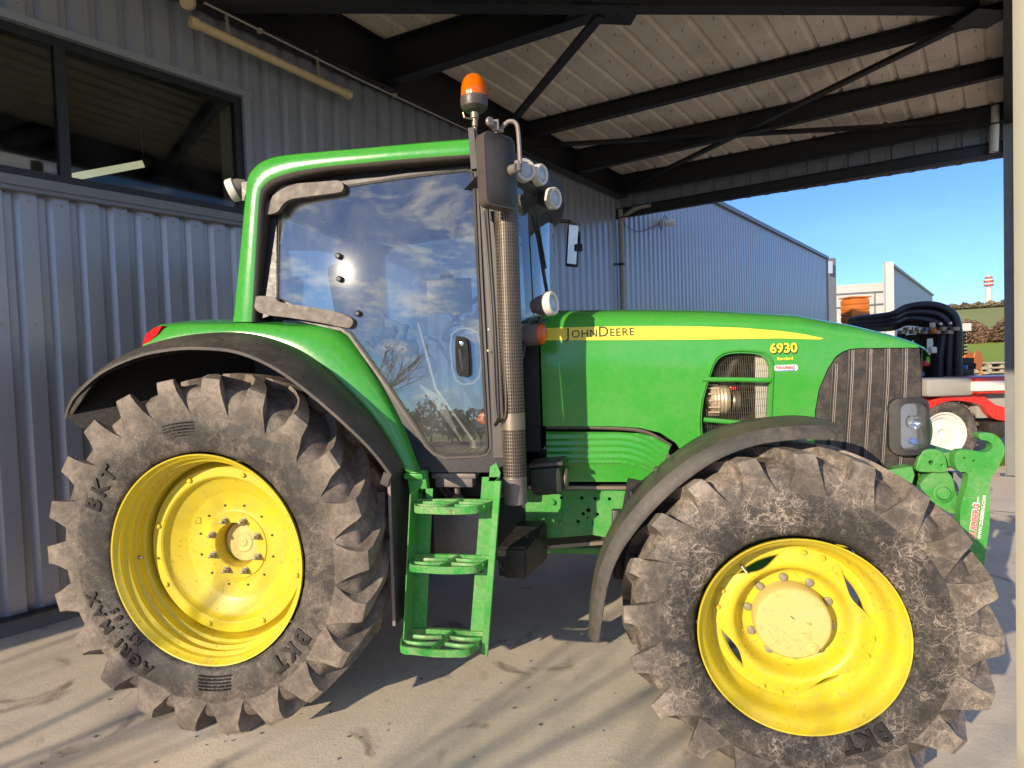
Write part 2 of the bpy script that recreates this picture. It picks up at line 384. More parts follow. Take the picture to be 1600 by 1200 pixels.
def strip(bm, path, wfn, th=None):
    """ribbon through cross sections: wfn(i)->list of Vector; closed section loops"""
    rings = [[bm.verts.new(v) for v in wfn(i)] for i in range(len(path))]
    n = len(rings[0])
    for A, B in zip(rings[:-1], rings[1:]):
        for j in range(n): bm.faces.new((A[j], A[(j + 1) % n], B[(j + 1) % n], B[j]))
    bm.faces.new(rings[0][::-1]); bm.faces.new(rings[-1])
def text_bm(s, size, depth=.001, bold=0, shear=0, align='CENTER', spacing=1):
    cu = bpy.data.curves.new('t', 'FONT'); cu.body = s; cu.size = size; cu.extrude = depth; cu.offset = bold; cu.shear = shear
    cu.align_x = align; cu.space_character = spacing; cu.resolution_u = 3
    o = bpy.data.objects.new('t', cu); C.objects.link(o); bpy.context.view_layer.update()
    me = bpy.data.meshes.new_from_object(o.evaluated_get(bpy.context.evaluated_depsgraph_get()))
    bm = bmesh.new(); bm.from_mesh(me); bpy.data.objects.remove(o); bpy.data.curves.remove(cu); bpy.data.meshes.remove(me)
    return bm
def merge(dst, src, fn):
    mp = {}
    for v in src.verts: mp[v] = dst.verts.new(fn(v.co))
    for f in src.faces:
        try: dst.faces.new([mp[v] for v in f.verts])
        except ValueError: pass
    src.free()
def add_text(dst, s, size, fn, **kw): merge(dst, text_bm(s, size, **kw), fn)

# ------------------------------------------------------------------ building frame: u along hall wall, v out from it
WA = rad(61); WU = Vector((math.cos(WA), math.sin(WA), 0)); WN = Vector((-math.sin(WA), math.cos(WA), 0)); WP = WN * 1.65
def B3(u, v, z): return WP + WU * u - WN * v + Vector((0, 0, z))

# camera
cam = bpy.data.cameras.new('camera'); co = bpy.data.objects.new('camera', cam); C.objects.link(co)
cam.sensor_width = 36; cam.lens = 36 * 935.1 / 1600; cam.clip_end = 4000; cam.clip_start = .05
fw = Vector((-.18145, .98284, -.03349)); yaw, pitch, roll = -.1825, .0335, -.0338
fwd = Vector((math.sin(yaw), math.cos(yaw), 0)); rgt = Vector((math.cos(yaw), -math.sin(yaw), 0)); up = Vector((0, 0, 1))
fw = fwd * math.cos(pitch) - up * math.sin(pitch); uu = up * math.cos(pitch) + fwd * math.sin(pitch)
r2 = rgt * math.cos(roll) + uu * math.sin(roll); u2 = -rgt * math.sin(roll) + uu * math.cos(roll)
co.matrix_world = Matrix.Translation((1.9888, -3.7133, 1.7167)) @ Matrix((r2, u2, -fw)).transposed().to_4x4()
bpy.context.scene.camera = co
CAM = Vector((1.9888, -3.7133, 1.7167))
# ------------------------------------------------------------------ light and sky
SUN_EL = rad(17.5); SUN_AZ = rad(31)     # light travels towards +Y turned SUN_AZ to +X
sd = Vector((math.sin(SUN_AZ) * math.cos(SUN_EL), math.cos(SUN_AZ) * math.cos(SUN_EL), -math.sin(SUN_EL)))
sl = bpy.data.lights.new('sun', 'SUN'); sl.energy = 4.3; sl.angle = rad(.53); sl.color = (1, .84, .62)
so = bpy.data.objects.new('sun', sl); C.objects.link(so); so.rotation_euler = sd.to_track_quat('-Z', 'Y').to_euler(); so.location = (0, -20, 10)
w = bpy.data.worlds.new('World'); bpy.context.scene.world = w; w.use_nodes = True; nt = w.node_tree
sky = N(nt, 'ShaderNodeTexSky', sky_type='NISHITA'); sky.sun_disc = False; sky.sun_elevation = rad(22)
sky.sun_rotation = math.atan2(-sd.x, -sd.y); sky.air_density = 1.0; sky.dust_density = .0; sky.ozone_density = 4
tc = N(nt, 'ShaderNodeTexCoord'); mp = N(nt, 'ShaderNodeMapping'); mp.inputs['Scale'].default_value = (1.0, 1.0, 3.6)
L(nt, tc.outputs['Generated'], mp.inputs['Vector'])
cn = noise(nt, mp.outputs[0], 3.4, 10, .66, .35)
sx = N(nt, 'ShaderNodeSeparateXYZ'); L(nt, tc.outputs['Generated'], sx.inputs[0])
amt = mapr(nt, sx.outputs['Y'], -.4, .5, .75, .02)          # more cloud behind the camera
cf = mapr(nt, cn, .49, .60, 0, 1)
mu = N(nt, 'ShaderNodeMath', operation='MULTIPLY'); L(nt, cf, mu.inputs[0]); L(nt, amt, mu.inputs[1])
tint = mixc(nt, 1.0, sky.outputs[0], (.47, .63, .92), 'MULTIPLY')
L(nt, mixc(nt, mu.outputs[0], tint, (9.5, 9.2, 8.8)), nt.nodes['Background'].inputs[0])
nt.nodes['Background'].inputs[1].default_value = .15
vs = bpy.context.scene.view_settings; vs.view_transform = 'Standard'; vs.look = 'None'; vs.exposure = .52; vs.gamma = 1

# ------------------------------------------------------------------ ground, hills
def elev(d, a=0):
    pts = [(0, 0), (55, 0), (80, .3), (130, 2.6), (180, 6), (300, 14.5), (415, 23.5), (520, 30), (900, 30), (3000, 0)]
    for (d0, z0), (d1, z1) in zip(pts[:-1], pts[1:]):
        if d0 <= d <= d1: return z0 + (z1 - z0) * (d - d0) / (d1 - d0)
    return 0
def sector(bm, r0, r1, a0, a1, nr, na, dz=-.0, bump_=0):
    g = []
    for i in range(nr + 1):
        r = r0 + (r1 - r0) * i / nr; row = []
        for j in range(na + 1):
            a = rad(a0 + (a1 - a0) * j / na)
            k = max(0, min(1, (math.sin(a) + .15) / .5))
            z = elev(r) * k + (math.sin(a * 9 + r * .01) * bump_ * k)
            row.append(bm.verts.new((CAM.x + r * math.cos(a), CAM.y + r * math.sin(a), z + dz)))
        g.append(row)
    for i in range(nr):
        for j in range(na): bm.faces.new((g[i][j], g[i + 1][j], g[i + 1][j + 1], g[i][j + 1]))
bm = nb(); 
sector(bm, .01, 62, 0, 360, 6, 72); tag(finish('ground', bm, 'yard', smooth=False), kind='structure')
bm = nb(); sector(bm, 62, 132, 0, 360, 8, 90); tag(finish('meadow', bm, 'field', smooth=True, angle=80), kind='structure')
bm = nb(); sector(bm, 132, 405, 0, 360, 12, 90); tag(finish('hillside', bm, 'field_far', smooth=True, angle=80), kind='structure')
bm = nb(); sector(bm, 405, 3000, 0, 360, 24, 120, 0, .8); tag(finish('hill', bm, 'hill', smooth=True, angle=80), kind='structure')
# concrete apron
bm = nb()
def slab(bm, pts, z0, z1):
    a = [bm.verts.new((x, y, z1)) for x, y in pts]; b = [bm.verts.new((x, y, z0)) for x, y in pts]
    bm.faces.new(a); bm.faces.new(b[::-1])
    for i in range(len(pts)):
        j = (i + 1) % len(pts); bm.faces.new((a[j], a[i], b[i], b[j]))
e0 = B3(8.3, 0, 0); e1 = B3(8.9, 6.2, 0); e2 = B3(8.9, 30, 0); e3 = B3(-14, 30, 0); e4 = B3(-14, 0, 0)
slab(bm, [(p.x, p.y) for p in (e0, e1, e2, e3, e4)], -.2, .004)
tag(finish('concrete_apron', bm, 'concrete', smooth=False), kind='structure')
bm = nb(); q = [B3(8.3, 0, 0), B3(8.9, 6.2, 0), B3(8.9, 30, 0), B3(10.4, 30, 0), B3(10.4, 6.2, 0), B3(10.2, 0, 0)]
slab(bm, [(p.x, p.y) for p in q], -.2, .010); tag(finish('grass_strip', bm, 'grass', smooth=False), kind='structure')
# expansion joint in the slab
bm = nb(); a = B3(-8, 3.0, .006)
for v0 in (5.6,):
    bar(bm, B3(4, v0, .001), B3(8.8, v0 + .1, .001), .012, .008)
for u0 in (5.2,):
    bar(bm, B3(u0, .1, .001), B3(u0 + 1.2, 12, .001), .012, .012)
tag(finish('slab_joint', bm, 'underbody', smooth=False), kind='structure')
# tufts of grass in the strip
bm = nb()
for i in range(2600):
    u = random.uniform(8.6, 10.3); v = random.uniform(0, 12); p = B3(u, v, .01); h = random.uniform(.02, .06); a = random.uniform(0, PI); l = random.uniform(-.03, .03)
    d = Vector((math.cos(a), math.sin(a), 0)) * .006
    bm.faces.new([bm.verts.new(x) for x in (p - d, p + d, p + Vector((l, l, h)))])
tag(finish('grass_tufts', bm, 'grass', smooth=False), 'short yellow green grass along the edge of the concrete', 'grass', kind='stuff')

# ------------------------------------------------------------------ hall with ribbed cladding
hall = thing('metal_hall', B3(4, 0, 0), 'long blue grey ribbed steel hall with a high strip window behind the green tractor', 'building')
def clad(bm, u0, u1, z0, z1, v=0, pitch=.186, depth=.036, ph=0):
    if isinstance(z1, (int, float)): zt = lambda u: z1
    else: zt = z1
    prof = []; k = math.floor((u0 - ph) / pitch)
    while ph + k * pitch < u1:
        b = ph + k * pitch
        for du, dv in ((0, 0), (.088, 0), (.098, -depth), (.140, -depth), (.178, 0)):
            if u0 <= b + du <= u1: prof.append((b + du, v + dv))
        k += 1
    rows = []
    for u, vv in prof:
        top = zt(u); rows.append((bm.verts.new(B3(u, vv, z0)), bm.verts.new(B3(u, vv, top))))
    for A, B in zip(rows[:-1], rows[1:]): bm.faces.new((A[0], B[0], B[1], A[1]))
PH = -1.295 - .088 + .186 * 0
bm = nb(); clad(bm, -9, 23.1, .115, 3.03, 0, ph=PH); finish('lower_cladding', bm, 'cladding', hall, angle=20)
bm = nb(); clad(bm, .40, 23.1, 3.03, 4.19, 0, ph=PH); clad(bm, -9, 23.1, 4.19, 5.3, 0, ph=PH); finish('upper_cladding', bm, 'cladding', hall, angle=20)
bm = nb(); box(bm, (0, 0, 0), (.4, .4, .115)); bm.free()
bm = nb(); bar(bm, B3(-9, -.10, .0575), B3(23.1, -.10, .0575), .26, .115); finish('plinth', bm, 'plinth', hall)
bm = nb(); bar(bm, B3(-9, .035, .125), B3(23.1, .035, .125), .09, .012); finish('base_flashing', bm, 'beam', hall)
bm = nb()
bar(bm, B3(-9, .03, 3.065), B3(.50, .03, 3.065), .09, .065); bar(bm, B3(-9, .022, 3.018), B3(.50, .022, 3.018), .07, .03)
finish('sill_flashing', bm, 'trim_grey', hall)
bm = nb(); bar(bm, B3(-9, .025, 4.165), B3(.46, .025, 4.165), .08, .055); finish('head_flashing', bm, 'cladding', hall)
bm = nb(); bar(bm, B3(.42, .02, 3.1), B3(.42, .02, 4.14), .07, .06, up=WU); finish('jamb_flashing', bm, 'cladding', hall)
bm = nb(); bar(bm, B3(-9, .0, 5.34), B3(23.15, .0, 5.34), .14, .10); finish('roof_edge', bm, 'trim_grey', hall)
bm = nb(); bar(bm, B3(23.16, -.06, 0), B3(23.16, -.06, 5.36), .14, .16); finish('corner_post', bm, 'trim_grey', hall)
bm = nb(); bar(bm, B3(23.2, -5.1, 2.7), B3(23.2, -.3, 2.7), .1, 5.3); finish('end_wall', bm, 'cladding', hall)
bm = nb(); 
v4 = [bm.verts.new(B3(*q)) for q in ((-9, -.02, 5.3), (23.2, -.02, 5.3), (23.2, -20, 5.6), (-9, -20, 5.6))]; bm.faces.new(v4); finish('roof', bm, 'trim_grey', hall)
bm = nb()
for q in range(70):
    for z in (.22, 1.15, 2.1, 2.95, 4.3):
        u = PH + .186 * (q - 2) + .044
        if z > 3.5 or True: lathe_dir(bm, [(0, .006), (.007, .005), (.009, 0)], B3(u, .0, z), -WN, 6)
sc_ = finish('cladding_screws', bm, 'conduit', hall, smooth=False); sc_['kind'] = 'stuff'
# strip window
fr = nb()
for z in (3.13, 4.11): bar(fr, B3(-9, -.02, z), B3(.39, -.02, z), .07, .07)
for u in (-.93, .355, -3.4, -5.9, -8.3): bar(fr, B3(u, -.02, 3.165), B3(u, -.02, 4.075), .065, .065, up=WU)
wf = finish('window', fr, 'window_frame', hall)
for k, (a, b) in enumerate(((-.895, .32), (-3.36, -.965), (-5.86, -3.44), (-8.26, -5.94))):
    bm = nb(); bar(bm, B3(a, -.035, 3.62), B3(b, -.035, 3.62), .008, .91); finish('window_pane', bm, 'hall_glass', wf, smooth=False)
# room behind the window
bm = nb()
for a, b in (((-9, -6, 2.9), (23, -6, 5.3)),):
    vv = [bm.verts.new(B3(*q)) for q in ((-9, -6, 0), (6, -6, 0), (6, -6, 5.2), (-9, -6, 5.2))]; bm.faces.new(vv)
    vv = [bm.verts.new(B3(*q)) for q in ((-9, -.08, 5.15), (6, -.08, 5.15), (6, -6, 5.15), (-9, -6, 5.15))]; bm.faces.new(vv)
    vv = [bm.verts.new(B3(*q)) for q in ((6, -.08, 0), (6, -6, 0), (6, -6, 5.15), (6, -.08, 5.15))]; bm.faces.new(vv)
    vv = [bm.verts.new(B3(*q)) for q in ((-9, -.08, 0), (-9, -6, 0), (-9, -6, 5.15), (-9, -.08, 5.15))]; bm.faces.new(vv)
    vv = [bm.verts.new(B3(*q)) for q in ((-9, -.08, 0.02), (6, -.08, 0.02), (6, -6, .02), (-9, -6, .02))]; bm.faces.new(vv)
finish('inner_room', bm, 'underbody', hall, smooth=False)
bm = nb(); bar(bm, B3(.36, -.20, 3.0), B3(.36, -.20, 4.1), .22, .03, up=WU); finish('inner_jamb', bm, 'jamb', hall)
t = thing('hanging_strip_light', B3(-.1, -1.5, 3.8), 'pale strip light hanging by a wire inside the hall window', 'strip light')
a = B3(.1, -1.45, 3.84); b = B3(-.75, -1.75, 3.52)
bm = nb(); tube(bm, [a, b], .035, 12); finish('diffuser', bm, 'lit_tube', t)
bm = nb(); tube(bm, [a + (a - b).normalized() * .07, a], .045, 12); finish('end_cap', bm, 'grey_paint', t)
bm = nb(); tube(bm, [a, a + Vector((0, 0, 1.3))], .004, 6); finish('wire', bm, 'grey_paint', t)

# ------------------------------------------------------------------ canopy
cp = thing('canopy', B3(3, 5.2, 0), 'open steel canopy with black beams and ribbed roof sheets over the green tractor', 'canopy')
UE = -3.4
def rz(u, v=0): return 5.28 - .062 * u + .01 * v
bm = nb()   # roof sheet: ribs run along u
pr = []; v = -.05
while v < 6.0:
    for dv, dz in ((0, 0), (.21, 0), (.235, .028), (.262, .028), (.287, 0)): pr.append((v + dv, dz))
    v += .287
rows = []
for vv, dz in pr:
    if vv > 5.45: break
    k = .18 * vv; rows.append((bm.verts.new(B3(UE + 0 * k, vv, rz(UE, vv) + dz)), bm.verts.new(B3(7.3 + k, vv, rz(7.3 + k, vv) + dz))))
for A, B in zip(rows[:-1], rows[1:]): bm.faces.new((A[0], B[0], B[1], A[1]))
top = [bm.verts.new(B3(u, v, rz(u, v) + .08)) for u, v in ((UE, -.05), (7.3, -.05), (8.28, 5.4), (UE, 5.4))]; bm.faces.new(top)
finish('roof_sheet', bm, 'roof', cp, angle=20)
# screws poking through the sheet
bm = nb(); random.seed(3)
for k in range(24):
    for j in range(19):
        u = -1.6 + .18 * 0 + k * .38 + random.uniform(-.02, .02); v = .1 + .287 * j + random.uniform(-.02, .02)
        if v < 5.3 and u < 7.2: p = B3(u, v, rz(u, v)); tube(bm, [p, p - Vector((0, 0, .028))], .004, 5)
o = finish('roof_screws', bm, 'steel', cp, smooth=False); o['kind'] = 'stuff'
def purlin(name, p0, p1, wd=.10, dep=None, mat='beam'):
    """I-beam between bottom-edge points (u,v,z)"""
    bm = nb(); a = B3(*p0); b = B3(*p1)
    d0 = dep if dep else rz(p0[0], p0[1]) - p0[2]; d1 = dep if dep else rz(p1[0], p1[1]) - p1[2]
    d0 -= .004; d1 -= .004
    h = (b - a); h.z = 0; s = h.normalized().cross(Vector((0, 0, 1))); zz = Vector((0, 0, 1))
    def sec(p, d):
        return [p + s * x + zz * z for x, z in ((-wd / 2, 0), (wd / 2, 0), (wd / 2, .014), (.006, .014), (.006, d - .014), (wd / 2, d - .014), (wd / 2, d), (-wd / 2, d), (-wd / 2, d - .014), (-.006, d - .014), (-.006, .014), (-wd / 2, .014))]
    A = [bm.verts.new(x) for x in sec(a, d0)]; B = [bm.verts.new(x) for x in sec(b, d1)]
    for i in range(12): bm.faces.new((A[i], A[(i + 1) % 12], B[(i + 1) % 12], B[i]))
    bm.faces.new(A[::-1]); bm.faces.new(B)
    return finish(name, bm, mat, cp, smooth=False)
purlin('purlin', (4.34, .1, 4.80), (5.28, 5.2, 4.86))
purlin('purlin', (5.55, .1, 4.59), (6.49, 5.2, 4.735), .1)
purlin('purlin', (6.90, .1, 4.52), (7.80, 5.2, 4.59), .1)
purlin('purlin', (.9, .1, 5.02), (1.84, 5.2, 5.02))
purlin('edge_beam', (UE + .1, .0, 4.95), (UE + .1, 5.3, 4.95), .1)
purlin('eave_beam', (7.03, .0, 4.17), (7.97, 5.2, 4.25), .10, .17)
# wall beam and outer beam
purlin('wall_beam', (UE, .12, 4.85), (7.05, .12, 4.50), .16)
purlin('outer_beam', (UE, 5.27, 4.95), (8.1, 5.27, 4.62), .14)
purlin('girder', (.05, .1, 4.73), (4.97, 5.03, 4.86), .14)
purlin('cross_beam', (1.92, .1, 4.72), (2.5, 2.42, 4.80), .14)
def brace(a, b, wd=.09, th=.04):
    bm = nb(); bar(bm, B3(*a), B3(*b), wd, th); finish('brace', bm, 'beam', cp, smooth=False)
brace((2.5, 2.42, 4.80), (3.86, .2, 4.80)); brace((4.97, 5.03, 4.82), (6.95, .15, 4.60)); brace((4.60, .1, 4.78), (8.0, 5.15, 4.70))
bm = nb(); c = B3(2.5, 2.45, 4.815); box(bm, c, (.62, .34, .014), rot=Matrix.Rotation(WA - .75, 3, 'Z')); 
for dx in (-.22, -.12, 0, .12, .22): lathe(bm, [(0, -.024), (.016, -.024), (.016, 0)], c + Vector((dx, .05 * math.sin(dx * 20), 0)), 6, 'Z')
finish('gusset', bm, 'beam', cp, smooth=False)
bm = nb(); c = B3(5.0, 5.05, 4.80); box(bm, c, (.40, .30, .014), rot=Matrix.Rotation(WA - .75, 3, 'Z')); finish('gusset', bm, 'beam', cp, smooth=False)
# eave fascia: ribbed sheet hanging behind the eave beam
bm = nb(); rows = []
vv = 0
while vv < 5.3:
    for dv, du in ((0, 0), (.18, 0), (.20, .03), (.245, .03), (.265, 0)):
        q = vv + dv; rows.append((bm.verts.new(B3(7.16 + .18 * q + du, q, 4.22)), bm.verts.new(B3(7.16 + .18 * q + du, q, 5.05))))
    vv += .265
for A, B in zip(rows[:-1], rows[1:]): bm.faces.new((A[0], B[0], B[1], A[1]))
finish('fascia_sheet', bm, 'cladding', cp, angle=20)
bm = nb()
def hcol(bm, base, ht, s=.15, f=.012):
    a = Vector((0, 0, 0)); x = WU; y = WN
    for o_, sx_, sy_ in ((-s / 2 + f / 2, f, s), (s / 2 - f / 2, f, s)):
        box(bm, base + y * o_ + Vector((0, 0, ht / 2)), (s, f, ht), rot=Matrix.Rotation(WA, 3, 'Z'))
    box(bm, base + Vector((0, 0, ht / 2)), (f, s - 2 * f, ht), rot=Matrix.Rotation(WA, 3, 'Z'))
hcol(bm, B3(7.97, 5.27, 0), 4.62); box(bm, B3(7.97, 5.27, .012), (.26, .26, .018), rot=Matrix.Rotation(WA, 3, 'Z'))
finish('column', bm, 'column', cp, smooth=False)
bm = nb(); hcol(bm, B3(UE + .1, 5.27, 0), 4.95); finish('column', bm, 'column', cp, smooth=False)
bm = nb(); tube(bm, bez([B3(7.80, 5.10, 4.25), B3(7.80, 5.12, 4.9)], 2), .05, 14); 
finish('gutter_pipe', bm, 'cream', cp)
# downpipe on the hall
t = thing('downpipe', B3(7.05, .07, 0), 'grey brown downpipe on the ribbed hall wall right of the far cab mirror', 'downpipe')
bm = nb(); tube(bm, bez([B3(7.05, .07, 0), B3(7.05, .07, 4.0), B3(7.06, .10, 4.16), B3(7.1, .35, 4.3), B3(7.15, .6, 4.32)], 6), .045, 14); finish('pipe', bm, 'conduit', t)
for z in (3.38, 1.6):
    bm = nb(); lathe(bm, [(.046, -.02), (.052, -.02), (.052, .02), (.046, .02)], B3(7.05, .07, z), 16, 'Z'); bar(bm, B3(6.9, .02, z), B3(7.03, .04, z), .03, .03); finish('bracket', bm, 'beam', t)
t = thing('tube_light', B3(.7, .15, 4.5), 'white fluorescent tube light, coloured with warm bounce light, fixed under the canopy beam above the window', 'tube light')
a = B3(-.07, .17, 4.545); b = B3(1.42, .17, 4.445); d = (b - a).normalized()
bm = nb(); tube(bm, [a, b], .038, 16); finish('tube_cover', bm, 'tube_cover', t)
for p, s in ((a, 1), (b, -1)):
    bm = nb(); tube(bm, [p - d * .012 * s, p + d * .05 * s], .046, 16); finish('end_cap', bm, 'tube_cover', t)
for k in (.2, .78):
    p = a.lerp(b, k); bm = nb(); bar(bm, p + Vector((0, 0, .02)), p + Vector((0, 0, .30)) + WN * .04, .02, .02); finish('mounting_clip', bm, 'conduit', t)
bm = nb(); pts = [B3(.0, .24, 4.70), B3(1.5, .24, 4.60), B3(3.9, .24, 4.50)]; tube(bm, pts, .009, 8)
for k in (.12, .5, .9):
    p = pts[0].lerp(pts[2], k); box(bm, p + Vector((0, 0, -.012)), (.04, .03, .035))
o = finish('conduit', bm, 'conduit'); tag(o, 'thin pale conduit running along the underside of the wall beam', 'conduit')
bm = nb(); lathe_dir(bm, [(0, 0), (.055, 0), (.06, .012), (.06, .04), (0, .045)], B3(-.10, .22, 4.66), -WU - Vector((0, 0, .2)) - WN * .6, 20)
o = finish('junction_disc', bm, 'tube_cover'); tag(o, 'round pale junction box lid at the end of the wall beam', 'junction box')
# floodlight on hall
t = thing('floodlight', B3(8.83, .06, 4.37), 'small pale floodlight high on the blue ribbed wall just below the eave', 'floodlight')
bm = nb(); box(bm, B3(8.83, .16, 4.36), (.20, .12, .12), rot=Matrix.Rotation(.6, 3, 'X'), bev=.02); finish('lamp_head', bm, 'white_plastic', t)
bm = nb(); tube(bm, bez([B3(8.75, .02, 4.36), B3(8.75, .10, 4.5), B3(8.80, .14, 4.42)], 5), .012, 8); box(bm, B3(8.75, .02, 4.36), (.08, .08, .12)); finish('bracket', bm, 'conduit', t)
bm = nb(); tube(bm, bez([B3(7.2, .03, 4.12), B3(7.8, .04, 4.06), B3(8.7, .03, 4.36)], 6), .006, 5); finish('cable', bm, 'beam', t)
# cream post at right edge
bm = nb(); c = CAM + fwd * 1.80 + rgt * 1.555; c.z = 0
box(bm, (c.x + .06, c.y + .01, 2.4), (.115, .115, 4.8), rot=Matrix.Rotation(-yaw, 3, 'Z'), bev=.004)
box(bm, (c.x + .06, c.y + .01, .008), (.2, .2, .015), rot=Matrix.Rotation(-yaw, 3, 'Z'))
for k in range(12): pass
o = finish('cream_post', bm, 'cream'); tag(o, 'tall cream painted post standing closest at the right edge', 'post')

# ------------------------------------------------------------------ background beyond the canopy
def P(px, py, d):      # used once here to lay out far things: bearing and height at distance d
    r = fw + r2 * ((px - 800) / 935.1) + u2 * ((600 - py) / 935.1); r = r / math.hypot(r.x, r.y); return CAM + r * d
def vwall(name, a, b, z0, z1, mat, parent=None, th=.2, z1b=None):
    bm = nb(); a = Vector(a); b = Vector(b); a.z = b.z = 0; s = (b - a).normalized().cross(Vector((0, 0, 1))) * -th
    if s.dot(a - CAM) < 0: s = -s
    zb = z1 if z1b is None else z1b
    q = [a + Vector((0, 0, z0)), b + Vector((0, 0, z0)), b + Vector((0, 0, zb)), a + Vector((0, 0, z1))]
    A = [bm.verts.new(p) for p in q]; B = [bm.verts.new(p + s) for p in q]
    bm.faces.new(A); bm.faces.new(B[::-1])
    for i in range(4): bm.faces.new((A[(i + 1) % 4], A[i], B[i], B[(i + 1) % 4]))
    return finish(name, bm, mat, parent, smooth=False)
wb = thing('white_warehouse', P(1385, 480, 62), 'low white warehouse beyond the blue hall with a tall wing wall coloured in blueish shade', 'building')
a = P(1270, 448, 58); b = P(1385, 441, 52); zt = a.z; zb = b.z
vwall('front_wall', a, b, 0, zt, 'white_wall', wb, .3, zb)
bm = nb()
for py0, py1 in ((462, 455), (484, 474)):
    bar(bm, P(1270, py0, 57.9), P(1385, py1, 51.9), .08, .10)
for px in (1314, 1367): bar(bm, Vector((*P(px, 470, 57.8 - (px - 1270) * .052).xy, 0)), P(px, 456, 57.8 - (px - 1270) * .052), .10, .08)
finish('panel_joint', bm, 'trim_grey', wb)
a = P(1388, 412, 48); b = P(1457, 462, 92); vwall('wing_wall', a, b, 0, a.z, 'shaded_wall', wb, .3, b.z)
bm = nb(); bar(bm, Vector((a.x, a.y, 0)), a + Vector((0, 0, .1)), .5, .4); finish('corner_trim', bm, 'white_wall', wb)
bm = nb(); bar(bm, a + Vector((0, 0, .05)), b + Vector((0, 0, .05)), .35, .16); finish('coping', bm, 'shaded_wall', wb)
a2 = P(1412, 446, 60); b2 = P(1455, 472, 88); vwall('wall_opening', P(1414, 500, 59.5), P(1452, 500, 88), 0, a2.z, 'trim_grey', wb, .2, b2.z)
# dark grey block behind the hall end
t = thing('grey_annex', P(1300, 450, 44), 'small dark grey block with a window rising behind the far end of the hall', 'building')
vwall('wall', P(1292, 402, 40), P(1306, 402, 40.5), 0, P(1300, 402, 40).z, 'trim_grey', t, 3)
bm = nb(); bar(bm, P(1297.5, 408, 39.8), P(1297.5, 427, 39.8), .25, .03, up=-fwd); finish('window', bm, 'clear_lens', t)
# water tower
t = thing('telecom_tower', P(1545, 470, 470), 'white concrete tower with red banded platforms on the far hilltop', 'tower')
b0 = P(1545, 474, 470); b0.z -= 4; sc = 470 / 935.1
def zpx(py): return P(1545, py, 470).z - b0.z
bm = nb(); lathe(bm, [(1.9, 0), (1.7, zpx(450)), (1.1, zpx(450)), (1.0, zpx(432)), (.3, zpx(431)), (.15, zpx(427)), (0, zpx(427))], b0, 18, 'Z'); finish('shaft', bm, 'white_wall', t)
for py, r, m in ((435, 2.0, 'red_stripe'), (438.5, 2.5, 'white_wall'), (441, 2.5, 'red_stripe'), (444.5, 2.6, 'white_wall'), (447, 2.4, 'red_stripe')):
    bm = nb(); lathe(bm, [(0, 0), (r, 0), (r, .9), (0, .9)], b0 + Vector((0, 0, zpx(py))), 18, 'Z'); finish('platform', bm, m, t)
# hedges and bare scrub on the slope
def scrub(name, pts, h, n, mat, label, cat='hedge', sz=.5, deep=3, stuff=True):
    bm = nb()
    for i in range(n):
        t_ = random.random() * (len(pts) - 1); k = int(t_); p = pts[k].lerp(pts[k + 1], t_ - k)
        p = p + Vector((random.uniform(-1, 1) * deep, random.uniform(-1, 1) * deep, 0)); hh = h * (.55 + .45 * math.sin(p.x * .9) * math.sin(p.y * .7 + 1)) * random.random() ** .7
        c = p + Vector((0, 0, hh)); 
        a = random.uniform(0, 6.28); e = random.uniform(-.9, .9); d = Vector((math.cos(a), math.sin(a), e)) * sz * random.uniform(.5, 1.2); s = Vector((-math.sin(a), math.cos(a), random.uniform(-1, 1))) * sz * .5
        bm.faces.new([bm.verts.new(x) for x in (c - d, c + s, c + d, c - s)])
    o = finish(name, bm, mat, smooth=False); tag(o, label, cat, kind='stuff' if stuff else None); return o
def gp(px, d): q = P(px, 500, d); q.z = elev(d); return q
scrub('hedge', [gp(1490, 128), gp(1530, 134), gp(1580, 130), gp(1680, 132)], 4.0, 18000, 'hedge', 'brown leafless hedge between the two green fields', sz=.30)
scrub('scrub', [gp(1460, 415), gp(1500, 415), gp(1540, 418), gp(1580, 410), gp(1700, 420)], 3.4, 12000, 'hill', 'low brown scrub along the far hilltop', 'scrub', sz=.8, deep=6)
scrub('dry_weeds', [gp(1480, 47), gp(1600, 47)], .9, 2500, 'hedge', 'strip of dry brown weeds at the foot of the green field', 'weeds', sz=.12, deep=1.2)
# sign, pallets, reel
t = thing('road_sign', gp(1510, 62), 'small white square sign on a post in front of the brown hedge', 'sign')
q = P(1510, 511, 62); bm = nb(); bar(bm, q - fwd * .05 - rgt * .35, q - fwd * .05 + rgt * .35, .05, .62); finish('sign_panel', bm, 'white_wall', t)
bm = nb(); tube(bm, [gp(1510, 62), q], .03, 6); finish('sign_post', bm, 'conduit', t)
for i, (px, py, lab) in enumerate(((1540, 571, 'pale wooden pallet stacked on the verge beside the orange reel'), (1560, 571, 'pale wooden pallet lying nearest the grey column behind the red machine'), (1546, 580, 'low pale pallet lying in front of the pallet stack'))):
    q = P(px, py, 33); bm = nb()
    for k in range(3): bar(bm, q - rgt * .6 + Vector((0, 0, -.28 + k * .2)), q + rgt * .6 + Vector((0, 0, -.28 + k * .2)), .8, .05)
    for k in (-.5, 0, .5): box(bm, q + rgt * k + Vector((0, 0, -.1)), (.12, .5, .38))
    o = finish('pallet', bm, 'wood', smooth=False); tag(o, lab, 'pallet', 'pallets on the verge')
q = P(1521, 563, 27); bm = nb(); lathe_dir(bm, [(0, -.16), (.34, -.16), (.34, -.12), (.14, -.10), (.14, .10), (.34, .12), (.34, .16), (.30, .17), (.28, .13), (.1, .12), (0, .14)], q, fwd - rgt * .6, 24)
for s in (-1, 1): tube(bm, [q + rgt * .3 * s - Vector((0, 0, .5)), q], .04, 8)
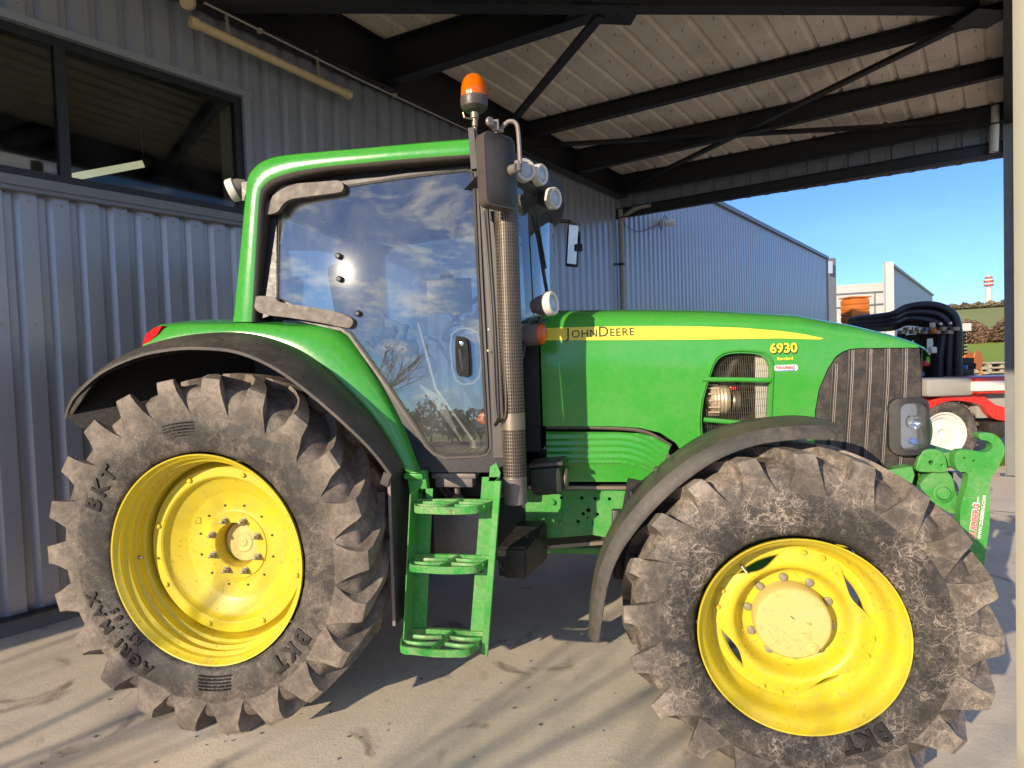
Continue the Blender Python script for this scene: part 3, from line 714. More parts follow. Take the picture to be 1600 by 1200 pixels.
o = finish('hose_reel', bm, 'orange'); tag(o, 'round orange hose reel standing on the yard behind the black hose machine', 'reel')
q = P(1336, 490, 17.5); bm = nb()
for k in range(6): box(bm, q + Vector((0, 0, -.42 + k * .14)), (.50, .42, .118), rot=Matrix.Rotation(.3, 3, 'Z'), bev=.015)
box(bm, q + Vector((0, 0, -.08)), (.46, .38, .9), rot=Matrix.Rotation(.3, 3, 'Z')); box(bm, q + Vector((0, 0, .40)), (.56, .46, .03), rot=Matrix.Rotation(.3, 3, 'Z'))
box(bm, q + Vector((0, 0, -1.4)), (.40, .32, 1.9), rot=Matrix.Rotation(.3, 3, 'Z'))
o = finish('orange_container', bm, 'orange'); tag(o, 'orange ribbed plastic container standing before the white warehouse', 'container')

# red machine
G = Vector((6.55, 5.84, 0)); k = .0109
def R(px, py, dy=0): return G + rgt * ((px - 1480) * k) + Vector((0, 0, (732 - py) * k)) + fwd * dy
rm = thing('red_farm_machine', G, 'low red farm machine with white wheel rims parked behind the green hitch', 'farm machine')
wh = holder('wheel', rm, R(1477, 686)); 
bm = nb(); lathe(bm, [(.30, .0), (.34, -.02), (.46, -.02), (.50, .03), (.50, .27), (.46, .30), (.3, .28)], (0, 0, 0), 40)
for i in range(22):
    a = 2 * PI * i / 22
    for s in (0, 1): box(bm, (.505 * math.cos(a + s * .14), .09 + .13 * s, .505 * math.sin(a + s * .14)), (.05, .15, .03), rot=Matrix.Rotation(-a, 3, 'Y') @ Matrix.Rotation(.5 - s, 3, 'X'))
def put(bm, name, mat, par, loc):
    o = finish(name, bm, mat); o.parent = par; o.location = Vector(loc) - world_off(par); o.rotation_euler = (0, 0, -yaw); return o
put(bm, 'tyre', 'tyre', wh, R(1477, 686))
bm = nb(); lathe(bm, [(0, .09), (.06, .09), (.06, .05), (.20, .07), (.24, .03), (.28, .03), (.29, -.01), (.315, -.015), (.315, .02), (.3, .1)], (0, 0, 0), 40)
for i in range(8): lathe(bm, [(0, .04), (.015, .04), (.015, .07)], (.11 * math.cos(i * PI / 4), 0, .11 * math.sin(i * PI / 4)), 6)
put(bm, 'rim', 'rim_white', wh, R(1477, 686))
def rbox(px0, py0, px1, py1, dy, dep, name, mat, bev=.02):
    bm = nb(); c = (R(px0, py0, dy) + R(px1, py1, dy)) / 2
    box(bm, c, (abs(px1 - px0) * k, dep, abs(py1 - py0) * k), rot=Matrix.Rotation(-yaw, 3, 'Z'), bev=bev); return finish(name, bm, mat, rm)
rbox(1504, 612, 1680, 634, .15, .7, 'bonnet', 'red', .05)
rbox(1502, 617, 1680, 630, .12, .7, 'side_band', 'rim_white', .02)  # pale band paints a shiny reflection onto the red bonnet
rbox(1445, 612, 1508, 636, .1, .5, 'hub_block', 'grey_paint', .06)
rbox(1524, 634, 1690, 668, .3, .5, 'side_panel', 'grey_paint', .03)
rbox(1530, 672, 1690, 692, .2, .6, 'chassis_rail', 'engine', .02)
rbox(1434, 600, 1470, 655, .6, .3, 'front_frame', 'red', .03)
bm = nb(); o_ = smooth_poly([(1440, 655), (1452, 643), (1480, 636), (1520, 634), (1530, 640), (1560, 655), (1690, 672), (1690, 686), (1560, 672), (1535, 664), (1524, 650), (1500, 643), (1478, 643), (1455, 652), (1444, 664)], 3)
panel(bm, [(x, -z) for x, z in o_], [], lambda x, z: R(x, -z, -.04), th=.3, step=6, tdir=fwd); finish('fender', bm, 'red', rm)
for (x0, z0, x1, z1) in ((1440, 590, 1478, 628), (1452, 600, 1470, 640)):
    bm = nb(); bar(bm, R(x0, z0, .5), R(x1, z1, .5), .09, .09); finish('strut', bm, 'red', rm)
rm2 = holder('wheel', rm, R(1690, 690, .0)); bm = nb(); lathe(bm, [(.30, .0), (.46, -.02), (.50, .03), (.50, .27), (.3, .28)], (0, 0, 0), 32); put(bm, 'tyre', 'tyre', rm2, R(1690, 686))

# black hose machine behind
hm = thing('slurry_hose_machine', P(1440, 640, 14), 'black folded slurry spreader with thick bundles of black hoses', 'farm machine')
hm.location.z = 0
def H(px, py, d=13.5): return P(px, py, d)
random.seed(11)
for i in range(9):       # big arching bundle
    o1 = i * 4.2; d = 12.6 + .16 * (i % 3)
    bm = nb(); tube(bm, bez([H(1330, 500 + o1 * .5, d + 1), H(1350, 497 + o1 * .5, d + .6), H(1392, 492 + o1 * .6, d), H(1418, 480 + o1 * .7, d), H(1455, 476 + o1, d), H(1484 - o1 * .5, 486 + o1, d), H(1496 - o1 * .9, 508 + o1 * .8, d), H(1497 - o1 * 1.1, 560, d), H(1496 - o1 * 1.1, 612, d)], 8), .062, 10)
    finish('hose', bm, 'hose', hm)
for i in range(14):
    x = random.uniform(1405, 1462); x2 = x + random.uniform(-12, 12); d = 12.9 + random.random() * .8
    bm = nb(); tube(bm, bez([H(x, random.uniform(515, 535), d), H((x + x2) / 2 + random.uniform(-8, 8), 560, d), H(x2, random.uniform(590, 612), d)], 6), .035, 8); finish('hose', bm, 'hose', hm)
for x0, y0, x1, y1, wd in ((1408, 520, 1412, 640, .10), (1462, 512, 1474, 622, .09), (1400, 530, 1478, 522, .10), (1398, 560, 1490, 560, .12), (1400, 600, 1530, 608, .14), (1440, 520, 1440, 620, .12), (1476, 590, 1528, 600, .28), (1480, 570, 1525, 572, .10)):
    bm = nb(); bar(bm, H(x0, y0, 13.0), H(x1, y1, 13.0), wd, wd); finish('frame_bar', bm, 'engine' if wd > .09 else 'steel', hm)
bm = nb(); bar(bm, H(1455, 560, 13.3), H(1455, 640, 13.3), 1.1, .6, up=fwd); finish('frame_bar', bm, 'engine', hm)
for x, y, m, s in ((1421, 513, 'white_wall', .09), (1436, 514, 'white_wall', .07), (1457, 508, 'white_wall', .12), (1459, 517, 'orange', .12), (1448, 514, 'blue', .07), (1440, 585, 'blue', .12), (1457, 547, 'rim_white', .16), (1446, 568, 'red', .14), (1508, 574, 'blue', .10), (1470, 506, 'rim_white', .06), (1485, 505, 'rim_white', .06)):
    bm = nb(); s *= .62; box(bm, H(x, y, 12.4), (s, s, s * 1.1), rot=Matrix.Rotation(random.random(), 3, 'Z'), bev=s * .2); finish('fitting', bm, m, hm)
for i in range(10):
    bm = nb(); x = 1410 + i * 9; lathe_dir(bm, [(.066, -.03), (.075, -.03), (.075, .03), (.066, .03)], H(x, 519 - i % 2 * 5, 12.5), Vector((0, 0, 1)), 12); finish('hose_clamp', bm, 'steel', hm)
for x0, y0, x1, y1, x2, y2 in ((1528, 607, 1546, 596, 1551, 603), (1518, 604, 1530, 594, 1534, 600)):
    bm = nb(); tube(bm, bez([H(x0, y0, 12.8), H(x1, y1, 12.8), H(x2 - 1, y1 - 1, 12.8), H(x2, y2, 12.8)], 6), [.05] * 10 + [.035] * 9, 8); finish('hook', bm, 'engine', hm)
bm = nb()
for i in range(7): box(bm, H(1502, 520 + i * 5.5, 12.9), (.14, .10, .03))
bar(bm, H(1500, 515, 13), H(1502, 556, 13), .06, .06); finish('rack', bm, 'engine', hm)
for x in (1410, 1490): 
    bm = nb(); q = H(x, 600, 13.6); lathe_dir(bm, [(0, -.12), (.40, -.12), (.40, .12), (0, .12)], Vector((q.x, q.y, .4)), fwd, 24); finish('support_wheel', bm, 'engine', hm)
# parked pale car roof behind the hood
q = P(1335, 508, 20); q.z = 0
# things behind the camera that the glass mirrors
random.seed(5)
bm = nb()
for i in range(60):
    a = rad(190 + i * 2.6 + random.uniform(-1, 1)); d = random.uniform(46, 58); h = random.uniform(3.4, 6.2)
    if 222 < math.degrees(a) < 250: h = random.uniform(2.5, 4.2)
    c = Vector((CAM.x + math.cos(a) * d, CAM.y + math.sin(a) * d, 0)); tube(bm, [c, c + Vector((.1, 0, h * .6))], [.2, .06], 6)
    for k in range(220):
        a2 = random.uniform(0, 6.28); b2 = math.acos(random.uniform(-1, 1)); rr = random.random() ** .4
        p = c + Vector((math.cos(a2) * math.sin(b2) * 3 * rr, math.sin(a2) * math.sin(b2) * 3 * rr, max(.3, h * .55 + math.cos(b2) * h * .45 * rr)))
        dd = Vector((random.uniform(-1, 1), random.uniform(-1, 1), random.uniform(-1, 1))).normalized() * .38; s = dd.cross(Vector((random.random(), random.random(), 1))).normalized() * .25
        bm.faces.new([bm.verts.new(x) for x in (p - dd, p + s, p + dd, p - s)])
o = finish('tree_line', bm, 'leaf', smooth=False); tag(o, 'dark line of trees across the yard mirrored in the cab door glass', 'trees', kind='stuff')

# bare tree behind the viewer: its twigs streak the floor with soft shadows
random.seed(21); tp = Vector((-4.0, -8.6, 0)); t = thing('bare_tree', tp, 'low leafless tree on the yard behind the viewer', 'tree')
bm = nb(); tube(bm, [tp, tp + Vector((.1, 0, .9)), tp + Vector((0, .1, 1.5))], [.12, .09, .07], 8); finish('trunk', bm, 'bark', t)
bm = nb()
def twig(p, d, l, r, n):
    pts = [p]; q = p
    for i in range(4):
        d = (d + Vector((random.uniform(-.25, .25), random.uniform(-.25, .25), random.uniform(-.08, .12)))).normalized(); q = q + d * l / 4
        if q.z > 3.3: q.z = 3.3 - random.random() * .1
        pts.append(q)
    tube(bm, pts, [r, r * .85, r * .7, r * .55, r * .4], 5)
    if n:
        for k in range(3 if n > 1 else 4):
            b = pts[random.randint(1, 4)]; a = random.uniform(0, 6.28); twig(b, (d + Vector((math.cos(a), math.sin(a), random.uniform(-.1, .5))) * .9).normalized(), l * .62, r * .55, n - 1)
for k in range(9):
    a = k * .7; twig(tp + Vector((0, 0, .9 + k * .07)), Vector((math.cos(a), math.sin(a), .75)).normalized(), 1.9, .04, 3)
finish('crown', bm, 'bark', t)

# leaves, grit and mud crumbs on the slab
random.seed(9); bm = nb()
for i in range(70):
    x = random.gauss(1.2, 1.6); y = random.gauss(-.9, .8); z = .006
    if i % 3 == 0: x = random.gauss(0, .5); y = random.gauss(-1.2, .35)
    s = random.uniform(.003, .011); a = random.uniform(0, 6.28)
    g = bmesh.ops.create_icosphere(bm, subdivisions=1, radius=s)['verts']; bmesh.ops.scale(bm, vec=(1, random.uniform(.5, 1), .5), verts=g); bmesh.ops.rotate(bm, cent=(0, 0, 0), matrix=Matrix.Rotation(a, 3, 'Z'), verts=g); bmesh.ops.translate(bm, vec=(x, y, z), verts=g)
o = finish('mud_crumbs', bm, 'plinth', smooth=False); tag(o, 'small crumbs of dry mud and grit scattered on the concrete', 'debris', kind='stuff')
# ------------------------------------------------------------------ the green tractor (X forward, near side at -Y)
T = thing('tractor', (1.3, 0, 0), 'large green farm tractor with yellow wheel rims parked under the canopy', 'tractor')
def tyre_profile(R, hw, rr):
    """(radius, half width) from bead to tread centre"""
    s = (R - .04 - rr)
    return [(rr + .006, hw * .78), (rr + .02, hw * .90), (rr + s * .18, hw * .96), (rr + s * .36, hw * 1.0), (rr + s * .52, hw * .995), (rr + s * .66, hw * .97), (rr + s * .78, hw * .925), (rr + s * .89, hw * .83), (rr + s * .965, hw * .62), (rr + s, hw * .2), (rr + s, 0)]
def prof_y(pr, r):
    for (r0, y0), (r1, y1) in zip(pr[:-1], pr[1:]):
        if r0 <= r <= r1 and r1 > r0: return y0 + (y1 - y0) * (r - r0) / (r1 - r0)
    return pr[-1][1]
def make_wheel(name, c, R, hw, rr, nl, tmat, steer=0.0, zoff=0, flip=False):
    wh = holder(name, T, c)
    def put(bm, nm, mat, par=wh, **kw):
        o = finish(nm, bm, mat, **kw); o.parent = par; 
        return o
    pr = tyre_profile(R, hw, rr)
    bm = nb()
    full = [(r, -y) for r, y in pr] + [(r, y) for r, y in pr[::-1][1:]]
    sm = smooth_poly([(a, b) for a, b in full], 3, closed=False)
    # keep every third point spaced; lathe
    lathe(bm, [(a, b) for a, b in sm], (0, 0, 0), 96)
    # bead groove ring
    pitch = 2 * PI / nl; rt = R - .04; sc = (R - .04 - rr) / .32
    for s in (-1, 1):
        for i in range(nl):
            th0 = pitch * (i + (.5 if s > 0 else 0)) + random.uniform(-.004, .004)
            # stations: (base |y|, base r), (top |y|, top r), half widths (base, top), angular lag
            st = []
            W = hw
            J = lambda q: q * random.uniform(.975, 1.02)
            for (by, br, ty, tr, wb, wt, lag) in (
                (-.03, -.004, -.02, .050, .034, .020, 0.0),
                (.14, -.006, .14, .050, .036, .023, .075),
                (.36, -.012, .36, .048, .040, .025, .145),
                (.60, -.030, .62, .044, .052, .033, .205),
                (.74, -.050, .86, .040, .062, .040, .25),
                (.80, -.068, .995, .030, .072, .046, .268),
                (.84, -.084, 1.032, .006, .080, .048, .275),
                (.88, -.100, 1.034, -.032, .090, .054, .279),
                (.92, -.118, 1.022, -.075, .100, .070, .280),
                (.965, -.132, 1.003, -.112, .106, .088, .280),
                (.975, -.148, .988, -.140, .112, .104, .280)):
                br *= sc; tr = tr * sc if tr < .0 else tr * .8; wb *= R / .868 * .88; wt *= R / .868 * .94
                st.append((by * W, rt + br, ty * W, rt + tr, wb, J(wt), lag))
            rings = []
            for by, br, ty, tr, wb, wt, lag in st:
                th = th0 - lag * (.875 / R)
                def q(y, r, hwid):
                    a = th + hwid / r
                    return (r * math.cos(a), s * y, r * math.sin(a))
                rings.append([bm.verts.new(v) for v in (q(by, br - .006, wb), q(ty, tr, wt), q(ty, tr, -wt), q(by, br - .006, -wb))])
            for A, B in zip(rings[:-1], rings[1:]):
                for j in range(3): bm.faces.new((A[j], A[j + 1], B[j + 1], B[j]))
            bm.faces.new(rings[0]); bm.faces.new(rings[-1][::-1])
    if flip: bmesh.ops.rotate(bm, cent=(0, 0, 0), matrix=Matrix.Rotation(PI, 3, 'Y'), verts=bm.verts)
    # stubble holes / small dents by noise
    for v in bm.verts:
        n_ = Vector((math.sin(v.co.x * 61 + v.co.z * 47), math.sin(v.co.y * 83 + v.co.x * 29), math.sin(v.co.z * 71 + v.co.y * 53))) * .0018; v.co += n_
    for v in bm.verts:
        r_ = math.hypot(v.co.x, v.co.z); v.co.z += zoff * max(0, min(1, (R - .04 - r_) / (R - .04 - rr)))
    ty = put(bm, 'tyre', tmat, angle=26)
    wh.rotation_euler = (0, 0, steer)
    return wh, put, pr
rz_, rx_ = .828, 0
RW, putR, prR = make_wheel('rear_wheel', (0, -.965, .850), .868, .265, .508, 22, 'tyre', 0, -.022)

ZR = -.022   # rim centre sits a little below the tyre centre used above
# rear rim (y relative to wheel centre -.965): flange at -.235
bm = nb()
rimp = [(.470, .245), (.500, .240), (.512, .245), (.512, .232), (.468, .226), (.462, .10), (.455, -.02), (.448, -.055), (.452, -.085), (.464, -.095), (.466, -.118), (.460, -.128), (.458, -.136), (.474, -.148), (.476, -.165), (.469, -.172), (.468, -.180), (.484, -.193), (.487, -.212), (.497, -.222), (.505, -.238), (.512, -.240), (.512, -.229), (.500, -.216)]
lathe(bm, rimp, (0, 0, 0), 96)
rim = putR(bm, 'rim', 'yellow', angle=28)
bm = nb()
lathe(bm, [(.455, -.028), (.424, -.062), (.420, -.072), (.376, -.072), (.368, -.066), (.362, -.050), (.352, -.038), (.345, -.034), (.285, .004), (.272, .008), (.205, .012), (.190, .013), (.176, .010), (.172, .004), (.168, .004), (.120, .004), (.116, .010), (.114, .095)], (0, 0, 0), 96)
disc = putR(bm, 'wheel_disc', 'yellow', angle=30)
for i in range(12):
    bm = nb(); a = rad(15 + i * 30); lathe(bm, [(0, -.003), (.0058, -.003), (.0058, .002)], (.213 * math.cos(a), .0105, .213 * math.sin(a)), 10); putR(bm, 'vent_hole', 'underbody')
bm = nb(); lathe(bm, [(0, .062), (.02, .060), (.028, .066), (.05, .064), (.058, .070), (.10, .072), (.112, .085), (.116, .10)], (0, 0, 0), 48); lathe(bm, [(0, .058), (.004, .058), (.004, .064)], (0, 0, 0), 8)
putR(bm, 'axle_end', 'yellow_pale')
for i in range(8):
    a = rad(22 + i * 45); c = (.138 * math.cos(a), .004, .138 * math.sin(a)); bm = nb()
    lathe(bm, [(0, -.006), (.019, -.006), (.019, 0)], c, 18); lathe(bm, [(.015, -.006), (.015, -.022), (.011, -.025), (.008, -.025), (.008, -.042), (0, -.044)], c, 6)
    putR(bm, 'wheel_nut', 'bolt', angle=25)
for i in range(8):
    for d in (0,):
        a = rad(28 + i * 45); c = (.398 * math.cos(a), -.072, .398 * math.sin(a)); bm = nb()
        lathe(bm, [(.013, .002), (.013, -.009), (.008, -.012), (0, -.012)], c, 12); putR(bm, 'rim_bolt', 'yellow', angle=25)
bm = nb(); c = (-.466, -.125, -.03); lathe_dir(bm, [(.010, 0), (.010, .02), (.006, .022), (.006, .045), (0, .047)], c, (1, -.3, 0), 10); putR(bm, 'valve', 'steel')
# small pressed square mark
bm = nb(); 
for a, b in (((-.03, 0), (.0, 0)), ((0, 0), (0, .03)), ((0, .03), (-.03, .03)), ((-.03, .03), (-.03, 0))):
    bar(bm, (-.20 + a[0], .0095, .11 + a[1]), (-.20 + b[0], .0095, .11 + b[1]), .0025, .002)
putR(bm, 'pressed_mark', 'text_rubber')
for ch in RW.children:
    if ch.name.split('.')[0] not in ('tyre',): ch.location.z = ZR
def ring_text(s, r0, size, a_mid, pr, spacing=1.0, bold=.0, step_scale=1.0, out=.006):
    bm = nb(); n = len(s); tot = 0
    widths = {'I': .34, 'M': .95, 'W': 1.0, ' ': .4, 'J': .6, '1': .5}
    ws = [widths.get(ch, .74) * size * spacing for ch in s]; W = sum(ws); x = -W / 2
    for ch, wd in zip(s, ws):
        if ch != ' ':
            a0 = a_mid - (x + wd / 2) / r0
            def fn(v, a0=a0):
                a = a0 - v.x / r0; r = r0 + v.y - size * .35
                return Vector((r * math.cos(a), -(prof_y(pr, r) + out) + (-v.z), r * math.sin(a)))
            add_text(bm, ch, size, fn, depth=.0025, bold=bold)
        x += wd
    return bm
def rt(s, r0, size, deg, **kw): putR(ring_text(s, r0, size, rad(deg), prR, **kw), 'tyre_lettering', 'text_rubber', smooth=False)
rt('BKT', .622, .104, 148, bold=.004, spacing=1.15); rt('BKT', .622, .104, -43, bold=.004, spacing=1.15)
rt('AGRI MAX', .640, .078, -140, bold=.003, spacing=1.22); rt('RT 765', .568, .048, -141, bold=.0015, spacing=1.2)
for k, (r0, a0) in enumerate(((.615, 97), (.605, -86))):
    bm = nb()
    for j in range(5):
        s = 'MAX LOAD AND PRESSURE' if j % 2 else 'MOUNT ON APPROVED RIM'
        merge(bm, ring_text(s, r0 + .030 - j * .015, .012, rad(a0), prR, out=.002), lambda v: v)
    putR(bm, 'tyre_lettering', 'text_rubber', smooth=False)

# front wheel
FW, putF, prF = make_wheel('front_wheel', (2.65, -1.045, .665), .69, .250, .381, 20, 'tyre_muddy', -.033, -.043)
ZF = -.043
bm = nb()
lathe(bm, [(.350, .235), (.380, .235), (.384, .245), (.384, .232), (.345, .222), (.330, .10), (.300, .02), (.300, -.06), (.310, -.085), (.325, -.10), (.335, -.115), (.342, -.140), (.344, -.170), (.352, -.188), (.362, -.200), (.372, -.210), (.380, -.232), (.386, -.234), (.386, -.222), (.372, -.20)], (0, 0, 0), 96)
putF(bm, 'rim', 'yellow', angle=40)
# inner ring welded to rim, disc bolted to it
bm = nb(); lathe(bm, [(.330, -.075), (.318, -.088), (.284, -.088), (.276, -.080), (.276, -.068)], (0, 0, 0), 96); putF(bm, 'rim_ring', 'yellow', angle=40)
out = []
lob = [74, 163, 253, 344]
for i in range(120):
    a = 2 * PI * i / 120; d = min(abs((math.degrees(a) - l + 180) % 360 - 180) for l in lob)
    # rounded square outline: lobes reach the ring, flats between
    r = .308 if d < 17 else .308 - .062 * math.sin(min(1, (d - 17) / 28) * PI / 2) ** 1.2
    out.append((r * math.cos(a), r * math.sin(a)))
def discf(x, z):
    r = math.hypot(x, z)
    y = -.092 - .016 * max(0, min(1, (.30 - r) / .05)) if r > .235 else (-.108 + .085 * min(1, (.235 - r) / .045) if r > .19 else -.023)
    if .19 < r <= .235:
        t = (.235 - r) / .045; t = t * t * (3 - 2 * t); y = -.108 + .085 * t
    return Vector((x, y, z))
hole = [(.14 * math.cos(2 * PI * i / 40), .14 * math.sin(2 * PI * i / 40)) for i in range(40)]
bm = nb(); panel(bm, out, [hole], discf, th=.012, step=.014); putF(bm, 'wheel_disc', 'yellow', angle=50)
bm = nb(); lathe(bm, [(.150, -.012), (.150, -.05), (.146, -.10), (.142, -.106), (.137, -.110), (.06, -.113), (0, -.113)], (0, 0, 0), 72)
for i in range(10):
    a = rad(i * 36 + 10); lathe(bm, [(.004, -.113), (.004, -.1145), (0, -.1145)], (.128 * math.cos(a), 0, .128 * math.sin(a)), 8)
lathe(bm, [(.024, -.112), (.024, -.116), (.020, -.118), (.012, -.118), (.012, -.123), (0, -.124)], (.068, 0, -.095), 20)
bm2 = [(-.035 + .012 * math.cos(t), -.05 + .012 * math.sin(t)) for t in [rad(60 + 20 * q) for q in range(10)]]
tube(bm, [(.02, -.113, -.09), (-.025, -.113, -.045), (-.035, -.113, -.04), (-.043, -.113, -.05), (-.043, -.113, -.06), (.0, -.113, -.10)], .0014, 5)
add_text(bm, '46271', .016, lambda v: Vector((.066 - v.y, -.1135 - v.z, -.045 + v.x)), depth=.001)
putF(bm, 'hub_cap', 'yellow_pale', angle=30)
bm = nb()
for i in range(5):
    a = rad(200 + i * 7); tube(bm, [(.1 * math.cos(a), -.1135, .1 * math.sin(a)), (.103 * math.cos(a), -.1136, .103 * math.sin(a))], .001, 4)
tube(bm, [(-.012, -.1135, .034), (.002, -.1138, .022)], .0016, 5); putF(bm, 'scratches', 'text_rubber')
for i in range(10):
    a = rad(97 + i * 36); c = (.166 * math.cos(a), -.023, .166 * math.sin(a)); bm = nb()
    lathe(bm, [(.017, 0), (.017, -.012), (.013, -.016), (.010, -.016), (.010, -.02), (0, -.021)], c, 12); putF(bm, 'wheel_nut', 'bolt', angle=30)
for l in lob:
    for d in (-7, 7):
        a = rad(l + d); c = (.296 * math.cos(a), -.094, .296 * math.sin(a)); bm = nb()
        lathe(bm, [(.011, .004), (.011, -.007), (.007, -.012), (.006, -.016), (0, -.016)], c, 10); putF(bm, 'rim_bolt', 'yellow', angle=25)
bm = nb(); tube(bm, [(-.20, -.10, .235), (-.175, -.12, .205)], .006, 8); putF(bm, 'valve', 'steel')
for ch in FW.children:
    if ch.name.split('.')[0] != 'tyre': ch.location.z = ZF + .0
bm = ring_text('BKT', .468, .085, rad(-62), prF, bold=.004); putF(bm, 'tyre_lettering', 'text_rubber', smooth=False)
# far wheels: copies turned round
def mirror_wheel(src, name, y):
    c = src.copy(); C.objects.link(c); c.parent = T; c.location = (src.location.x, y, src.location.z); c.rotation_euler = (0, 0, PI)
    for ch in src.children:
        if ch.name.split('.')[0] in ('tyre', 'rim', 'wheel_disc'):
            d = ch.copy(); C.objects.link(d); d.parent = c
    return c
mirror_wheel(RW, 'rear_wheel', .965); mirror_wheel(FW, 'front_wheel', 1.045)
# axles
bm = nb(); lathe(bm, [(.0, -.80), (.10, -.80), (.12, -.55), (.19, -.42), (.2, .42), (.12, .55), (.10, .8), (0, .8)], (0, 0, .845), 24); finish('rear_axle', bm, 'underbody', T)
bm = nb(); box(bm, (2.65, 0, .60), (.18, 1.6, .16), bev=.03); lathe(bm, [(0, -1.02), (.12, -1.02), (.14, -.85), (.10, -.78), (0, -.78)], (2.65, 0, .62), 24); finish('front_axle', bm, 'green_cast', T)

# ---------------- body shell
def hw_(x): return .392 if x < 2.9 else .392 - .10 * max(0, (x - 2.9) / .7) ** 1.6
def zt_(x):
    P_ = [(1.50, 2.035), (2.1, 2.010), (2.5, 1.985), (2.93, 1.940), (3.2, 1.875), (3.39, 1.815), (3.53, 1.752), (3.60, 1.715)]
    for (a, za), (b, zb) in zip(P_[:-1], P_[1:]):
        if x <= b: return za + (zb - za) * (x - a) / (b - a)
    return P_[-1][1]
def zs_(x): return zt_(x) - (.115 if x < 3.1 else .115 * max(.25, (3.62 - x) / .52))
def hood_side(x, z):
    zz = zs_(x); h = hw_(x)
    d = max(0, (1.15 - z)) * .03
    return Vector((x, -h + .022 * max(0, (z - (zz - .25)) / .25) ** 2 + d, z))
bm = nb(); nst = 36; rows = []
xs = [1.545 + (3.60 - 1.545) * i / nst for i in range(nst + 1)]
for x in xs:
    h = hw_(x) - .022; a = zs_(x); b = zt_(x); row = []
    if x > 3.5: h *= 1 - .35 * ((x - 3.5) / .1) ** 2
    for j in range(-9, 10):
        t = j / 9; y = h * math.sin(t * PI / 2) if abs(t) < 1 else h * t
        k = abs(t); zz = a + (b - a) * (1 - k ** 2.6)
        row.append(bm.verts.new((x, h * (math.copysign(1 - (1 - abs(t)) ** 1.7, t)), zz)))
    rows.append(row)
for A, B in zip(rows[:-1], rows[1:]):
    for j in range(18): bm.faces.new((A[j], A[j + 1], B[j + 1], B[j]))
f = [bm.verts.new(v.co + Vector((.004, 0, -.05))) for v in rows[-1]]
for j in range(18): bm.faces.new((rows[-1][j], rows[-1][j + 1], f[j + 1], f[j]))
bm.faces.new([v for v in rows[0]])
finish('hood', bm, 'green', T, angle=50)
# side panel with opening
top = [(x, zs_(x)) for x in xs[:-2]]
low = [(3.50, 1.730), (3.20, 1.738), (3.145, 1.735), (3.11, 1.722), (3.075, 1.700), (3.03, 1.635), (2.985, 1.53), (2.965, 1.42), (2.955, 1.10), (2.45, 1.02), (2.34, 1.14), (2.26, 1.265), (2.18, 1.318), (2.077, 1.345), (1.93, 1.356), (1.545, 1.362)]
vent = smooth_poly([(2.452, 1.62), (2.475, 1.68), (2.51, 1.718), (2.57, 1.733), (2.66, 1.729), (2.715, 1.715), (2.745, 1.68), (2.752, 1.62), (2.742, 1.46), (2.732, 1.30), (2.70, 1.22), (2.45, 1.22), (2.405, 1.30), (2.403, 1.42), (2.42, 1.52)], 4)
bm = nb(); panel(bm, top + low, [vent], hood_side, th=.014, step=.05)
finish('hood_side', bm, 'green', T, angle=40)
bm = nb()
for sgn in (1,):
    vs_ = [Vector((x, .37, zs_(x))) for x in xs[:-2]]
    a = [bm.verts.new(v) for v in vs_]; b = [bm.verts.new(Vector((v.x, .38, 1.1))) for v in vs_]
    for i in range(len(a) - 1): bm.faces.new((a[i], a[i + 1], b[i + 1], b[i]))
finish('hood_side', bm, 'green', T)
# raised rim round the opening + bars + mesh
outer = [(2.58 + (x - 2.58) * 1.13, 1.47 + (z - 1.47) * 1.085) for x, z in vent]
bm = nb(); n = len(vent)
for k, (A_, B_, ya, yb) in enumerate(((outer, [(a * .5 + b * .5, c * .5 + d * .5) for (a, c), (b, d) in zip(outer, vent)], .001, -.010), ([(a * .5 + b * .5, c * .5 + d * .5) for (a, c), (b, d) in zip(outer, vent)], vent, -.010, .006), (vent, [(2.58 + (x - 2.58) * .985, 1.47 + (z - 1.47) * .985) for x, z in vent], .006, .045))):
    va = [bm.verts.new(hood_side(*p) + Vector((0, ya, 0))) for p in A_]; vb = [bm.verts.new(hood_side(*p) + Vector((0, yb, 0))) for p in B_]
    for i in range(n): bm.faces.new((va[i], va[(i + 1) % n], vb[(i + 1) % n], vb[i]))
vf = finish('vent_frame', bm, 'green', T, angle=40)
for z0, z1 in ((1.600, 1.585), (1.385, 1.345)):
    bm = nb(); tube(bm, [hood_side(2.41, z0) + Vector((0, .0, 0)), hood_side(2.58, (z0 + z1) / 2) + Vector((0, -.008, .002)), hood_side(2.75, z1) + Vector((0, 0, 0))], .013, 10); finish('vent_bar', bm, 'green', vf)
bm = nb()
for i in range(38):
    x = 2.40 + i * .0095; 
    tube(bm, [(x + .035, -.352, 1.735), (x, -.345, 1.22)], .0011, 4, cap=False)
for i in range(14): tube(bm, [(2.40, -.348, 1.23 + i * .037), (2.75, -.348, 1.23 + i * .037)], .0006, 4, cap=False)
finish('vent_mesh', bm, 'steel', vf, smooth=False)
bm = nb(); panel(bm, [(2.685, 1.22), (2.69, 1.73), (2.755, 1.73), (2.75, 1.22)], [], lambda x, z: Vector((x, -.330, z)), th=.01, step=.1); finish('radiator_shroud', bm, 'cream', vf)
